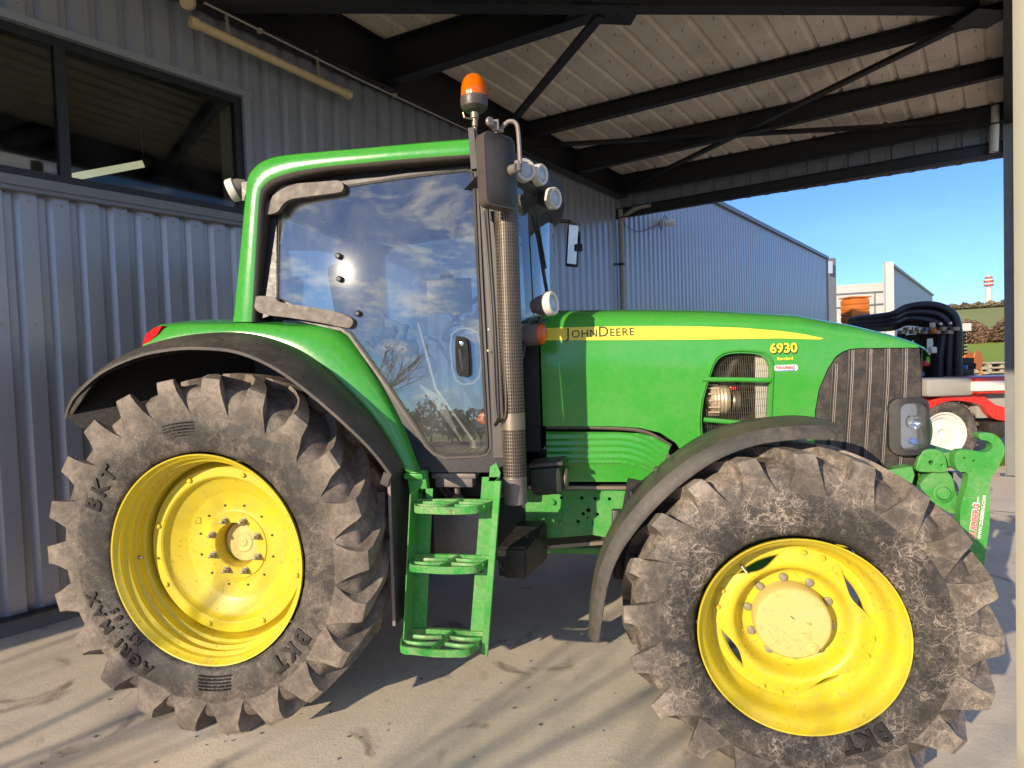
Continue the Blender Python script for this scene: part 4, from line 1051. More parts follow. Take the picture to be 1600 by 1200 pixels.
# engine behind
E_ = nb(); box(E_, (2.15, 0, 1.40), (1.25, .42, .72), bev=.04); 
for q in range(6): box(E_, (1.75 + q * .16, -.24, 1.55), (.10, .08, .12), bev=.015)
tube(E_, bez([(2.45, -.28, 1.66), (2.55, -.27, 1.60), (2.60, -.28, 1.69), (2.66, -.24, 1.60)], 6), .03, 10); tube(E_, bez([(1.6, -.26, 1.38), (1.9, -.29, 1.37), (2.2, -.27, 1.33)], 6), .018, 8)
finish('engine_block', E_, 'engine', T)
bm = nb(); lathe(bm, [(0, -.05), (.03, -.05), (.035, -.03), (.07, -.03), (.083, -.015)] + [(.083 if q % 2 else .079, -.015 + .009 * q) for q in range(9)] + [(.07, .07), (0, .07)], (2.485, -.30, 1.485), 28, 'X')
for q in range(14):
    a = 2 * PI * q / 14; box(bm, (2.47, -.30 + .083 * math.cos(a), 1.485 + .083 * math.sin(a)), (.06, .008, .008))
finish('alternator', bm, 'alternator', T)
bm = nb(); lathe(bm, [(.0, 0), (.05, 0), (.055, .01), (.04, .02), (.055, .03), (.05, .04), (0, .04)], (2.57, -.30, 1.475), 24, 'X'); finish('pulley', bm, 'steel', T)
bm = nb(); box(bm, (2.575, -.31, 1.545), (.04, .02, .02), bev=.004); finish('red_clip', bm, 'red_lens', T)
bm = nb(); 
for q in range(5): tube(bm, [(1.60 + q * .10, -.36, 1.352), (1.64 + q * .10, -.37, 1.36)], .010, 6)
tube(bm, bez([(1.56, -.37, 1.353), (1.9, -.365, 1.345), (2.10, -.36, 1.32), (2.24, -.355, 1.24)], 6), .012, 7)
finish('hydraulic_line', bm, 'steel', T)
# stripe and lettering
def on_hood(x, z, off=.002): return hood_side(x, z) - Vector((0, off, 0))
st = [(1.572, 1.911), (1.9, 1.906), (2.2, 1.895), (2.423, 1.882), (2.62, 1.866), (2.806, 1.842), (2.93, 1.818), (3.022, 1.794)] + [(3.00, 1.789), (2.80, 1.803), (2.423, 1.812), (2.0, 1.826), (1.572, 1.842)]
bm = nb(); panel(bm, st, [], lambda x, z: on_hood(x, z, .0035), th=.003, step=.03); finish('side_band', bm, 'yellow_decal', T)
def word(s, x0, z0, size, mat, name, nh=.006, **kw):
    bm = nb(); add_text(bm, s, size, lambda v: on_hood(x0 + v.x, z0 + v.y, nh) - Vector((0, v.z, 0)), align='LEFT', **kw); return finish(name, bm, mat, T, smooth=False)
bm = nb()
def aw(s, x0, size, **kw): add_text(bm, s, size, lambda v: on_hood(x0 + v.x, 1.8505 + v.y, .0045) - Vector((0, v.z, 0)), align='LEFT', depth=.0005, bold=.0004, **kw)
x = 1.690
for s, sz, dx in (('J', .080, .028), ('OHN', .060, .146), ('D', .080, .062), ('EERE', .060, .12)):
    aw(s, x, sz, spacing=1.10); x += dx
finish('hood_lettering', bm, 'text_black', T, smooth=False)
word('6930', 2.752, 1.726, .068, 'text_black', 'model_number', nh=.003, depth=.001, bold=.0045); word('6930', 2.750, 1.729, .068, 'yellow_decal', 'model_number', nh=.006, depth=.001, bold=.0022)
word('Standard', 2.785, 1.690, .022, 'yellow_decal', 'model_lettering', nh=.003, depth=.0005, bold=.0006)
bm = nb(); panel(bm, rrect(2.770, 1.632, 2.885, 1.664, .012), [], lambda x, z: on_hood(x, z, .003), th=.002, step=.02); stk = finish('dealer_sticker', bm, 'text_white', T)
bm = nb(); add_text(bm, 'Nouleau', .027, lambda v: on_hood(2.774 + v.x, 1.643 + v.y, .0045) - Vector((0, v.z, 0)), align='LEFT', depth=.0004, bold=.0007, shear=.25); finish('sticker_lettering', bm, 'red_stripe', stk, smooth=False)
bm = nb(); panel(bm, [(2.776, 1.636), (2.87, 1.6375), (2.87, 1.6335), (2.776, 1.634)], [], lambda x, z: on_hood(x, z, .005), th=.001, step=.02); tube(bm, [on_hood(2.868 + .010 * math.cos(t), 1.650 + .010 * math.sin(t), .0055) for t in [i * .6 for i in range(11)]], .0012, 4); finish('sticker_underline', bm, 'blue', stk)
# grille
g_out = [(3.505, 1.728), (3.20, 1.736), (3.150, 1.733), (3.115, 1.720), (3.082, 1.697), (3.035, 1.632), (2.99, 1.53), (2.97, 1.42), (2.955, 1.20), (2.96, 1.0), (3.38, .97), (3.46, 1.0), (3.49, 1.3), (3.505, 1.55)]
bm = nb(); panel(bm, g_out, [], lambda x, z: hood_side(x, z) + Vector((0, .012, 0)), th=.012, step=.05); gr = finish('side_grille', bm, 'grille', T)
bm = nb()
for i, x in enumerate((3.085, 3.165, 3.255, 3.345, 3.435)):
    for dx in (-.0045, .0045):
        zt = 1.73 if x > 3.13 else 1.66; pts = [hood_side(x + dx - (1.73 - z) * .075, z) + Vector((0, .007, 0)) for z in [zt - q * (zt - 1.03) / 8 for q in range(9)]]
        tube(bm, pts, .0022, 5)
finish('grille_rib', bm, 'stack_plain', gr)
bm = nb()
for i, x in enumerate((3.085, 3.165, 3.255, 3.345, 3.435)):
    zt = 1.73 if x > 3.13 else 1.66; pts = [hood_side(x - .018 - (1.73 - z) * .075, z) + Vector((0, .010, 0)) for z in [zt - q * (zt - 1.03) / 8 for q in range(9)]]
    tube(bm, pts, .005, 5)
finish('grille_seam', bm, 'cab_dark', gr)
bm = nb(); rows = []   # front face of nose
for z in [1.72 - q * .09 for q in range(9)]:
    x0 = 3.505 - .02 * (1.72 - z); row = []
    for j in range(9):
        t = -1 + j / 4; row.append(bm.verts.new((x0 + .09 * (1 - t * t) , (hw_(3.5) - .012) * t, z)))
    rows.append(row)
for A, B in zip(rows[:-1], rows[1:]):
    for j in range(8): bm.faces.new((A[j], A[j + 1], B[j + 1], B[j]))
finish('front_grille', bm, 'grille', T)
# headlamp
bm = nb()
hl = rrect(3.325, 1.185, 3.525, 1.475, .05)
def hlf(x, z, o): 
    t = (x - 3.325) / .15; return Vector((x, -.345 - o + .06 * max(0, t - .5) ** 1.5, z))
panel(bm, hl, [rrect(3.372, 1.212, 3.516, 1.448, .035)], lambda x, z: hlf(x, z, .035 - .02 * max(0, (3.37 - x) / .05)), th=.07, step=.02); hd = finish('headlight', bm, 'black_plastic', T, angle=50)
bm = nb(); panel(bm, rrect(3.370, 1.210, 3.518, 1.450, .035), [], lambda x, z: hlf(x, z, .028), th=.003, step=.02); finish('lens', bm, 'lamp_glass', hd)
bm = nb(); panel(bm, rrect(3.370, 1.210, 3.518, 1.450, .035), [], lambda x, z: hlf(x, z, -.004), th=.004, step=.02)
lathe(bm, [(.035, 0), (.028, .018), (.008, .028), (.006, .012), (0, .010)], hlf(3.450, 1.35, .012), 16); finish('reflector', bm, 'chrome', hd)
bm = nb(); lathe(bm, [(0, -.02), (.012, -.015), (.018, 0), (.012, .01), (0, .012)], hlf(3.450, 1.250, .004), 16); finish('bulb_cover', bm, 'blue', hd)
# lower ribbed side panel
lp = [(1.56, 1.332), (1.95, 1.325), (2.08, 1.315), (2.16, 1.29), (2.235, 1.245), (2.20, 1.15), (2.12, 1.045), (1.56, 1.045)]
def lpf(x, z):
    y = -.372 - .020 * max(0, min(1, (z - 1.06) / .1))
    zc = z + .10 * max(0, (x - 1.95) / .25) ** 2
    if 1.15 < zc: y -= .010 * (.5 + .5 * math.cos((zc - 1.15) * 2 * PI / .036)) 
    return Vector((x, y, z))
bm = nb(); 
panel(bm, lp, [], lpf, th=.010, step=.0115); finish('lower_side_panel', bm, 'green', T, angle=60)
# chassis rail with holes
def circ(x, z, r, n=12): return [(x + r * math.cos(2 * PI * i / n), z + r * math.sin(2 * PI * i / n)) for i in range(n)]
hl_ = [circ(x, z, r) for x, z, r in ((1.63, .945, .010), (1.745, .945, .010), (1.82, .942, .010), (1.90, .94, .010), (2.03, .94, .010), (2.16, .94, .010), (1.78, .875, .013), (1.75, .855, .010), (1.83, .852, .010), (1.775, .832, .006), (1.72, .81, .010), (1.80, .80, .005), (2.0, .86, .010), (2.1, .80, .012))]
bm = nb(); panel(bm, [(1.42, .99), (2.42, .995), (2.46, .80), (2.35, .66), (2.0, .70), (1.80, .735), (1.55, .71), (1.42, .73)], hl_, lambda x, z: Vector((x, -.335, z)), th=.025, step=.06); ch = finish('chassis_rail', bm, 'green_cast', T)
bm = nb(); box(bm, (1.92, -.352, 1.012), (.95, .05, .018)); box(bm, (1.9, -.34, .70), (1.0, .03, .02), rot=Matrix.Rotation(-.10, 3, 'Y')); finish('rail_edge', bm, 'steel', T)
for x, z in ((1.62, .865), (1.625, .80), (1.58, .92)):
    bm = nb(); lathe(bm, [(.017, 0), (.017, -.008), (.012, -.012), (.012, -.018), (0, -.019)], (x, -.336, z), 8); finish('rail_bolt', bm, 'green_cast', ch)
bm = nb(); box(bm, (2.0, 0, .82), (2.3, .52, .40), bev=.05); box(bm, (.7, 0, .85), (1.6, .62, .62), bev=.08); box(bm, (1.15, -.30, 1.05), (.5, .5, .12), bev=.02); box(bm, (3.0, 0, .95), (1.0, .5, .35), bev=.04)
finish('gearbox', bm, 'underbody', T)
bm = nb(); tube(bm, [(1.35, -.20, .62), (2.5, -.18, .60)], .035, 12); finish('drive_shaft', bm, 'green_cast', T)
bm = nb(); box(bm, (1.10, -.46, .80), (.30, .30, .36), rot=Matrix.Rotation(.0, 3, 'X'), bev=.015); box(bm, (1.10, -.60, .665), (.34, .04, .05)); finish('fuel_tank', bm, 'stack_plain', T)
# toolbox under the stack
bm = nb(); b_ = [(1.335, .60), (1.50, .60), (1.545, .70), (1.56, .83), (1.50, .905), (1.42, .86), (1.34, .79)]
b_ = [(1.325, .60), (1.50, .60), (1.515, .79), (1.33, .78)]
V1 = [Vector((1.325, -.70, .600)), Vector((1.475, -.70, .600)), Vector((1.480, -.70, .765)), Vector((1.320, -.70, .765)), Vector((1.42, -.42, .62)), Vector((1.555, -.42, .62)), Vector((1.555, -.42, .84)), Vector((1.40, -.42, .84))]
V2 = [bm.verts.new(v) for v in V1]
for f_ in ((0, 1, 2, 3), (4, 7, 6, 5), (0, 4, 5, 1), (1, 5, 6, 2), (2, 6, 7, 3), (3, 7, 4, 0)): bm.faces.new([V2[i] for i in f_])
bmesh.ops.bevel(bm, geom=list(bm.edges), offset=.012, segments=2, affect='EDGES')
tb = finish('battery_box', bm, 'tank', T)
bm = nb(); lathe(bm, [(.04, 0), (.04, .012), (.03, .018), (.02, .03), (0, .032)], (1.46, -.58, .765), 20, 'Z'); finish('cap', bm, 'tank', tb)
bm = nb(); box(bm, (1.585, -.54, 1.10), (.17, .22, .15), rot=Matrix.Rotation(-.08, 3, 'Y'), bev=.03); em = finish('exhaust_elbow', bm, 'underbody', T)
bm = nb(); box(bm, (1.585, -.54, 1.185), (.18, .2, .02), rot=Matrix.Rotation(-.08, 3, 'Y'), bev=.006); finish('elbow_cover', bm, 'cab_trim', em)
bm = nb(); lathe(bm, [(.0, 0), (.055, 0), (.06, .01), (.05, .02), (0, .02)], (1.672, -.56, 1.10), 20, 'X'); finish('elbow_flange', bm, 'steel', em)
# ---------------- fenders, cab, steps and fittings
def S(px, py, Y):      # photo bearing carried to the plane y = Y of the tractor
    r = fw + r2 * ((px - 800) / 935.11) + u2 * ((600 - py) / 935.11); return CAM + r * ((Y - CAM.y) / r.y)
def XZ(pts, Y): return [(v.x, v.z) for v in (S(a, b, Y) for a, b in pts)]
LEAN = .075
def SL(px, py, Y):     # same, onto the cab side that leans inwards to the top
    r = fw + r2 * ((px - 800) / 935.11) + u2 * ((600 - py) / 935.11)
    t = (Y + LEAN * (CAM.z - 1.95) - CAM.y) / (r.y - LEAN * r.z); return CAM + r * t
def XZL(pts, Y): return [(v.x, v.z) for v in (SL(a, b, Y) for a, b in pts)]
def ln(Y, z): return Y + LEAN * (z - 1.95)
def res(path, n):      # resample a polyline evenly
    path = [Vector(p) for p in path]; ll = [0]
    for a, b in zip(path[:-1], path[1:]): ll.append(ll[-1] + (b - a).length)
    out = []
    for i in range(n):
        t = ll[-1] * i / (n - 1); k = max(j for j in range(len(ll)) if ll[j] <= t + 1e-9); k = min(k, len(path) - 2)
        out.append(path[k].lerp(path[k + 1], (t - ll[k]) / max(1e-9, ll[k + 1] - ll[k])))
    return out
def loftcurves(bm, curves, th=.008, close_dir=None):
    """curves: lists of equally many points; shell with thickness towards the inside (x0,z0)"""
    n = len(curves[0]); F_ = [[bm.verts.new(p) for p in c] for c in curves]
    def inn(p):
        if close_dir: return p + Vector(close_dir) * th
        d = Vector((p.x - IN[0], 0, p.z - IN[1])).normalized(); return p - d * th
    K = [[bm.verts.new(inn(p)) for p in c] for c in curves]
    for G1, G2, fl in ((F_, None, 0), (K, None, 1)):
        for A, B in zip(G1[:-1], G1[1:]):
            for j in range(n - 1):
                q = (A[j], A[j + 1], B[j + 1], B[j]); bm.faces.new(q if not fl else q[::-1])
    for A, B in ((F_[0], K[0]), (F_[-1], K[-1])):
        for j in range(n - 1): bm.faces.new((A[j], A[j + 1], B[j + 1], B[j]))
    for j in (0, n - 1):
        for a in range(len(curves) - 1): bm.faces.new((F_[a][j], F_[a + 1][j], K[a + 1][j], K[a][j]))
def cur(pts, Y, n=40): return res(bez([S(a, b, Y) for a, b in pts], 6), n)
IN = (0, .85)
lip = [(100, 652), (106, 632), (119, 613), (157, 580), (212, 555), (266, 544), (312, 542), (370, 548), (429, 573), (487, 615), (545, 666), (584, 705), (612, 742)]
bnd = [(140, 600), (160, 582), (185, 563), (215, 548), (262, 530), (312, 521), (374, 519), (429, 530), (487, 557), (545, 608), (595, 666), (632, 730)]
cA = cur(lip, -1.19); cB = cur(bnd, -.88)
cM = [a.lerp(b, .55) + Vector((a.x, 0, a.z - .85)).normalized() * .018 for a, b in zip(cA, cB)]
cI = cur([(108, 650), (116, 622), (150, 592), (210, 565), (266, 552), (318, 548), (375, 553), (435, 575), (495, 615), (555, 668), (600, 735)], -.60)
cA0 = [p + (Vector((IN[0], p.y, IN[1])) - p).normalized() * .022 for p in cA]
bm = nb(); loftcurves(bm, [cA, [a.lerp(b, .08) + Vector((a.x, 0, a.z - .85)).normalized() * .006 for a, b in zip(cA, cB)], cM, cB, cI], .014)
rf = finish('rear_fender_extension', bm, 'fender_plastic', T, angle=60)
gB = cur([(222, 543), (250, 533), (300, 522), (374, 518), (429, 529), (487, 556), (545, 607), (595, 664), (640, 742)], -.885)
gM = cur([(232, 522), (262, 512), (310, 509), (380, 508), (440, 513), (500, 536), (558, 583), (610, 650), (650, 742)], -.865)
gC = cur([(250, 507), (285, 504), (330, 504), (400, 505), (450, 508), (520, 519), (575, 575), (625, 655), (664, 742)], -.815)
bm = nb(); loftcurves(bm, [gB, gM, [a.lerp(b, .5) + Vector((0, .004, .004)) for a, b in zip(gM, gC)], gC, [p + Vector((0, .20, .03)) for p in gC]])
gf = finish('rear_fender', bm, 'green', T, angle=60)
# inner fender wall down to chassis, near black so shade is in the colour
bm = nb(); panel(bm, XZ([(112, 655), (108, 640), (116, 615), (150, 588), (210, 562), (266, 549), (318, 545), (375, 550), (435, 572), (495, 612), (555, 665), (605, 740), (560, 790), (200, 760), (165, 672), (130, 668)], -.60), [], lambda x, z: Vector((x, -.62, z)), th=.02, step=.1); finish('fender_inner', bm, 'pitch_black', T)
bm = nb(); loftcurves(bm, [[p + Vector((0, .12, 0)) for p in gB], [Vector((p.x, -.60, p.z)) for p in gB]]); finish('fender_underside', bm, 'underbody', T)
# lower green leg of the fender
bm = nb(); bar(bm, S(652, 735, -.86), S(660, 800, -.86), .10, .05, up=(0, 1, 0), bev=.01); box(bm, S(650, 742, -.86), (.10, .09, .03), bev=.008); finish('fender_foot', bm, 'green_cast', T)
# tail light
bm = nb(); q = S(236, 525, -.86); tl = [S(222, 540, -.88), S(228, 522, -.88), S(241, 512, -.88), S(253, 509, -.88), S(246, 522, -.88), S(232, 536, -.88)]
A = [bm.verts.new(v) for v in tl]; B = [bm.verts.new(v + Vector((0, .08, .0))) for v in tl]; bm.faces.new(A); bm.faces.new(B[::-1])
for i in range(6): bm.faces.new((A[i], B[i], B[(i + 1) % 6], A[(i + 1) % 6]))
finish('tail_light', bm, 'red_lens', T)
# ---- roof
bm = nb()
def roof_sec(y):
    """outline points for the roof skin at lateral y (|y|<=.80)"""
    e = abs(y) / .80; drop = .045 * max(0, (e - .85) / .15) ** 2; h = .05 * (1 - e * e)
    fx = 1.59 - .27 * e ** 3
    pts = [(.030, 2.62), (.045, 2.70), (.075, 2.775), (.135, 2.825), (.25, 2.855), (.55, 2.868), (1.0, 2.868), (1.25, 2.862), (fx - .12, 2.835), (fx - .04, 2.77 + .04 * e ** 4), (fx, 2.66 + .14 * e ** 4)]
    return [Vector((x, y, z - drop + (h if .2 < x < fx - .05 else h * .4))) for x, z in pts]
ys = [-.81, -.80, -.785, -.76, -.72, -.6, -.4, -.2, 0, .2, .4, .6, .72, .76, .80]
rows = [[bm.verts.new(v) for v in roof_sec(y)] for y in ys]
for A, B in zip(rows[:-1], rows[1:]):
    for j in range(len(A) - 1): bm.faces.new((A[j], A[j + 1], B[j + 1], B[j]))
finish('roof_skin', bm, 'green', T, angle=60)
# green side band: rear pillar running up into the roof edge
ob = [(364, 503), (375, 395), (385, 292), (388, 276), (396, 263), (412, 251), (440, 243), (500, 237), (560, 232), (650, 224), (742, 217)]
ib = [(393, 503), (399, 400), (405, 308), (410, 293), (422, 281), (442, 273), (470, 266), (510, 260), (560, 255), (650, 247), (742, 241)]
O = cur(ob, -.805, 60); I = cur(ib, -.815, 60)
bm = nb()
bandc = [[p + Vector((0, .30, .0)) for p in O], O, [a.lerp(b, .15) + Vector((0, -.012, 0)) for a, b in zip(O, I)], [a.lerp(b, .85) + Vector((0, -.006, 0)) for a, b in zip(O, I)], I]
loftcurves(bm, bandc, .01, (0, 1, 0)); finish('roof_side_band', bm, 'green', T, angle=60)
ib2 = [(400, 503), (406, 400), (412, 312), (419, 297), (432, 287), (452, 280), (480, 273), (520, 266), (570, 261), (650, 254), (742, 247)]
I2 = cur(ib2, -.80, 60); bm = nb(); loftcurves(bm, [I, [a.lerp(b, .6) + Vector((0, -.004, 0)) for a, b in zip(I, I2)], I2, [p + Vector((0, .08, 0)) for p in I2]], .006, (0, 1, 0)); finish('roof_trim', bm, 'cab_trim', T, angle=60)
# dark channel behind the trim
bm = nb()
ch_o = XZL([(392, 503), (404, 310), (425, 282), (470, 267), (560, 256), (745, 243), (778, 245), (786, 560), (790, 738), (660, 738), (600, 620), (545, 520), (425, 492)], -.775)
gl_in = XZL([(432, 465), (432, 330), (445, 312), (470, 303), (530, 291), (640, 276), (735, 266), (741, 275), (760, 700), (752, 706), (690, 710), (672, 700), (655, 680), (545, 515), (490, 490)], -.775)
panel(bm, ch_o, [gl_in], lambda x, z: Vector((x, ln(-.775, z), z)), th=.05, step=.08); finish('cab_side_frame', bm, 'cab_dark', T)
bm = nb()
for sy in (1,):
    panel(bm, ch_o, [gl_in], lambda x, z: Vector((x, .715, z)), th=.06, step=.1)
    box(bm, (.05, .74, 2.3), (.1, .1, .8)); box(bm, (.04, -.62, 2.35), (.10, .10, .75)); box(bm, (.04, .62, 2.35), (.10, .10, .75))
    box(bm, (.75, 0, 2.735), (1.4, 1.4, .05)); box(bm, (.02, 0, 2.70), (.06, 1.5, .10)); box(bm, (.02, 0, 1.98), (.08, 1.4, .10))
    box(bm, (.72, 0, 1.22), (1.35, 1.4, .04)); box(bm, (.2, 0, 1.55), (.5, 1.3, .75)); box(bm, (1.375, 0, 1.55), (.06, 1.36, .72))
finish('cab_shell', bm, 'cab_dark', T)
bm = nb(); box(bm, (1.395, -.70, 2.25), (.045, .06, 1.0), rot=Matrix.Rotation(-.03, 3, 'Y')); box(bm, (1.395, .70, 2.25), (.045, .06, 1.0)); box(bm, (1.475, 0, 1.60), (.12, .92, .74)); finish('front_pillar', bm, 'cab_dark', T)
# visor under roof front
bm = nb(); V = []
prof = [(-.80, 1.33), (-.74, 1.41), (-.62, 1.50), (-.4, 1.60), (0, 1.66), (.4, 1.60), (.74, 1.46), (.80, 1.34)]
a = [bm.verts.new((x, y, 2.80)) for y, x in prof]; b = [bm.verts.new((x + .012, y, 2.68)) for y, x in prof]; c = [bm.verts.new((x - .10, y * .95, 2.60)) for y, x in prof]; d = [bm.verts.new((1.30, y * .9, 2.62)) for y, x in prof]
for A, B in ((a, b), (b, c), (c, d)):
    for j in range(len(A) - 1): bm.faces.new((A[j], A[j + 1], B[j + 1], B[j]))
finish('roof_visor', bm, 'black_plastic', T, angle=60)
# ---- door
def dg(x, z): return Vector((x, -.800 + .06 * (x - .9) ** 2 + .075 * (z - 1.95) + .018 * (z - 1.95) ** 2, z))
go = XZL([(430, 470), (431, 335), (440, 318), (460, 308), (500, 300), (530, 292), (640, 276), (728, 265), (736, 268), (740, 285), (748, 450), (756, 600), (761, 698), (757, 706), (748, 709), (695, 711), (680, 706), (668, 694), (655, 672), (610, 605), (570, 550), (548, 520), (520, 502), (480, 488)], -.79)
bm = nb(); panel(bm, go, [], dg, th=.005, step=.045); finish('door_glass', bm, 'door_glass', T, angle=60)
def offs(poly, d):
    n = len(poly); out = []
    area = sum(poly[i][0] * poly[(i + 1) % n][1] - poly[(i + 1) % n][0] * poly[i][1] for i in range(n)); s = 1 if area > 0 else -1
    for i in range(n):
        a = Vector(poly[i - 1]); b = Vector(poly[i]); c = Vector(poly[(i + 1) % n]); t = ((b - a).normalized() + (c - b).normalized()).normalized(); out.append((b.x + t.y * d * s, b.y - t.x * d * s))
    return out
bm = nb(); panel(bm, offs(go, .006), [offs(go, -.007)], lambda x, z: dg(x, z) - Vector((0, .004, 0)), th=.016, step=.06); finish('door_seal', bm, 'seal', T, angle=50)
bm = nb(); panel(bm, offs(go, .021), [offs(go, .0065)], lambda x, z: dg(x, z) + Vector((0, .003, 0)), th=.03, step=.06); finish('door_frame', bm, 'cab_trim', T, angle=50)
def hinge(pts, name, Y=-.815, th=.03):
    bm = nb(); o_ = XZL(pts, Y + .01); panel(bm, smooth_poly(o_, 3), [], lambda x, z: Vector((x, ln(Y + .01, z), z)), th=th, step=.02); o = finish(name, bm, 'hinge_cast', T, angle=40)
    return o
hinge([(411, 318), (422, 312), (430, 300), (440, 291), (460, 287), (500, 284), (528, 282), (536, 288), (535, 297), (526, 301), (480, 307), (455, 311), (443, 318), (434, 330), (424, 334), (411, 334)], 'door_hinge', -.83)
hinge([(397, 464), (428, 464), (437, 472), (480, 479), (520, 486), (544, 494), (551, 501), (549, 509), (540, 512), (500, 504), (450, 496), (418, 492), (400, 484)], 'door_hinge', -.83)
for x, y in ((529, 400), (531, 436), (560, 490)):
    bm = nb(); v = SL(x, y, -.80); v = dg(v.x, v.z); lathe(bm, [(0, -.022), (.010, -.022), (.016, -.016), (.016, 0), (0, 0)], v, 20); finish('glass_bolt', bm, 'cab_dark', T)
bm = nb(); hp = XZL([(712, 530), (718, 526), (727, 528), (731, 540), (733, 580), (728, 588), (718, 587), (713, 575)], -.83); panel(bm, smooth_poly(hp, 3), [], lambda x, z: Vector((x, ln(-.835, z), z)), th=.025, step=.02); dh = finish('door_handle', bm, 'pitch_black', T)
bm = nb(); v = S(722, 537, -.84); lathe(bm, [(0, -.008), (.010, -.006), (.011, 0), (0, 0)], v, 14); finish('lock', bm, 'chrome', dh)
bm = nb(); tube(bm, [S(719, 545, -.845), S(724, 583, -.842)], [.010, .013], 8); finish('grip', bm, 'black_plastic', dh)
bm = nb(); ro = XZL([(706, 522), (745, 520), (748, 590), (712, 594)], -.79); panel(bm, offs(smooth_poly(ro, 3), .004), [offs(smooth_poly(ro, 3), -.004)], lambda x, z: dg(x, z) + Vector((0, .006, 0)), th=.004, step=.03); finish('handle_plate', bm, 'grey_lamp', T)
# A pillar with trim and sill
bm = nb()
ap = XZL([(744, 258), (756, 256), (770, 320), (782, 500), (787, 716), (770, 716), (764, 560), (757, 430), (750, 320)], -.80)
panel(bm, ap, [], lambda x, z: Vector((x, ln(-.785, z), z)), th=.03, step=.06); finish('door_pillar', bm, 'cab_trim', T)
for x, y in ((748, 277), (750, 296), (752, 302), (764, 515), (763, 548)):
    bm = nb(); v = SL(x, y, -.81); lathe(bm, [(0, -.006), (.006, -.005), (.007, 0), (0, 0)], v, 8); finish('pillar_screw', bm, 'orange' if y < 310 else 'bolt', T)
bm = nb(); c0 = S(722, 725, -.79); box(bm, (c0.x, -.77, 1.222), (.40, .06, .062), bev=.012); box(bm, (1.345, -.775, 1.215), (.065, .065, .075), bev=.008); finish('door_sill', bm, 'cab_trim', T)
bm = nb(); box(bm, S(712, 748, -.74), (.20, .08, .075), bev=.008); box(bm, S(712, 741, -.745), (.235, .09, .03), bev=.006); finish('under_sill_box', bm, 'stack_plain', T)
bm = nb(); lathe(bm, [(0, 0), (.03, 0), (.035, .02), (.035, .045), (.02, .06), (.02, .10)], S(714, 780, -.70) - Vector((0, 0, .03)), 16, 'Z'); finish('filler_cap', bm, 'steel', T)
for q in range(4):
    bm = nb(); tube(bm, bez([S(683 + q * 4, 742, -.74), S(690 + q * 3, 765, -.72), S(700 + q * 6, 778, -.68), S(715 + q * 5, 800, -.6)], 5), .008, 6); finish('hydraulic_hose', bm, 'hose', T)
bm = nb(); tube(bm, bez([SL(762, 325, -.87), SL(762, 340, -.885), SL(773, 500, -.885), SL(779, 640, -.885), SL(779, 655, -.875), SL(774, 664, -.84)], 8), .009, 10); finish('grab_rail', bm, 'cab_dark', T)
bm = nb(); tube(bm, bez([SL(756, 330, -.85), SL(768, 480, -.85), SL(775, 640, -.85), SL(786, 655, -.86), SL(791, 630, -.87), SL(786, 500, -.87)], 8), .006, 10); finish('grab_rail', bm, 'cab_trim', T)
bm = nb(); bar(bm, S(783, 715, -.80), S(786, 738, -.80), .012, .02); finish('green_edge', bm, 'green', T)
# windscreen and other glazing
bm = nb(); rows = []
for z in (1.90, 2.1, 2.3, 2.5, 2.66):
    rows.append([bm.verts.new((1.425 + .17 * (1 - (y / .70) ** 2) + .02 * (2.6 - z), y, z)) for y in (-.70, -.6, -.45, -.25, 0, .25, .45, .6, .70)])
for A, B in zip(rows[:-1], rows[1:]):
    for j in range(8): bm.faces.new((A[j], A[j + 1], B[j + 1], B[j]))
finish('windscreen', bm, 'door_glass', T, angle=80)
bm = nb(); panel(bm, [(.12, 2.02), (.12, 2.66), (1.40, 2.66), (1.40, 1.30), (1.0, 1.28), (.6, 1.95)], [], lambda x, z: Vector((x, .76, z)), th=.005, step=.2); finish('side_window', bm, 'cab_glass', T)
bm = nb(); box(bm, (-.01, 0, 2.33), (.006, 1.15, .62)); finish('rear_window', bm, 'cab_glass', T)
bm = nb(); tube(bm, bez([S(833, 335, -.60), S(842, 380, -.56), S(850, 430, -.54), S(857, 468, -.52)], 5), .010, 8); tube(bm, [S(838, 330, -.60), S(846, 380, -.57), S(853, 420, -.55)], .006, 6); finish('wiper', bm, 'cab_dark', T)
# interior
bm = nb(); box(bm, (.50, 0, 1.72), (.50, .50, .16), bev=.05); box(bm, (.30, 0, 2.08), (.16, .48, .62), rot=Matrix.Rotation(-.14, 3, 'Y'), bev=.05); box(bm, (.26, 0, 2.45), (.10, .26, .20), bev=.04); box(bm, (.5, 0, 1.5), (.36, .36, .36), bev=.03); box(bm, (.50, -.30, 1.93), (.34, .07, .06), bev=.02); finish('driver_seat', bm, 'seat', T)
bm = nb(); c = Vector((1.02, 0, 2.02)); M_ = Matrix.Rotation(-.75, 3, 'Y'); pts = [c + M_ @ Vector((.20 * math.cos(a), .20 * math.sin(a), 0)) for a in [2 * PI * i / 28 for i in range(29)]]
tube(bm, pts, .014, 8); 
for a in (0, 2.1, 4.2): tube(bm, [c + M_ @ Vector((0, 0, -.03)), c + M_ @ Vector((.2 * math.cos(a), .2 * math.sin(a), 0))], .010, 6)
tube(bm, [c, c + M_ @ Vector((0, 0, -.35))], .03, 10); box(bm, (1.25, 0, 1.80), (.22, .34, .50), bev=.05); finish('steering_wheel', bm, 'seat', T)
bm = nb(); box(bm, (1.02, -.36, 2.12), (.26, .03, .20), rot=Matrix.Rotation(.15, 3, 'Z'), bev=.01); tube(bm, bez([(1.02, -.35, 2.02), (1.1, -.34, 1.96), (1.3, -.36, 1.95)], 5), .012, 8); finish('monitor', bm, 'cab_dark', T)
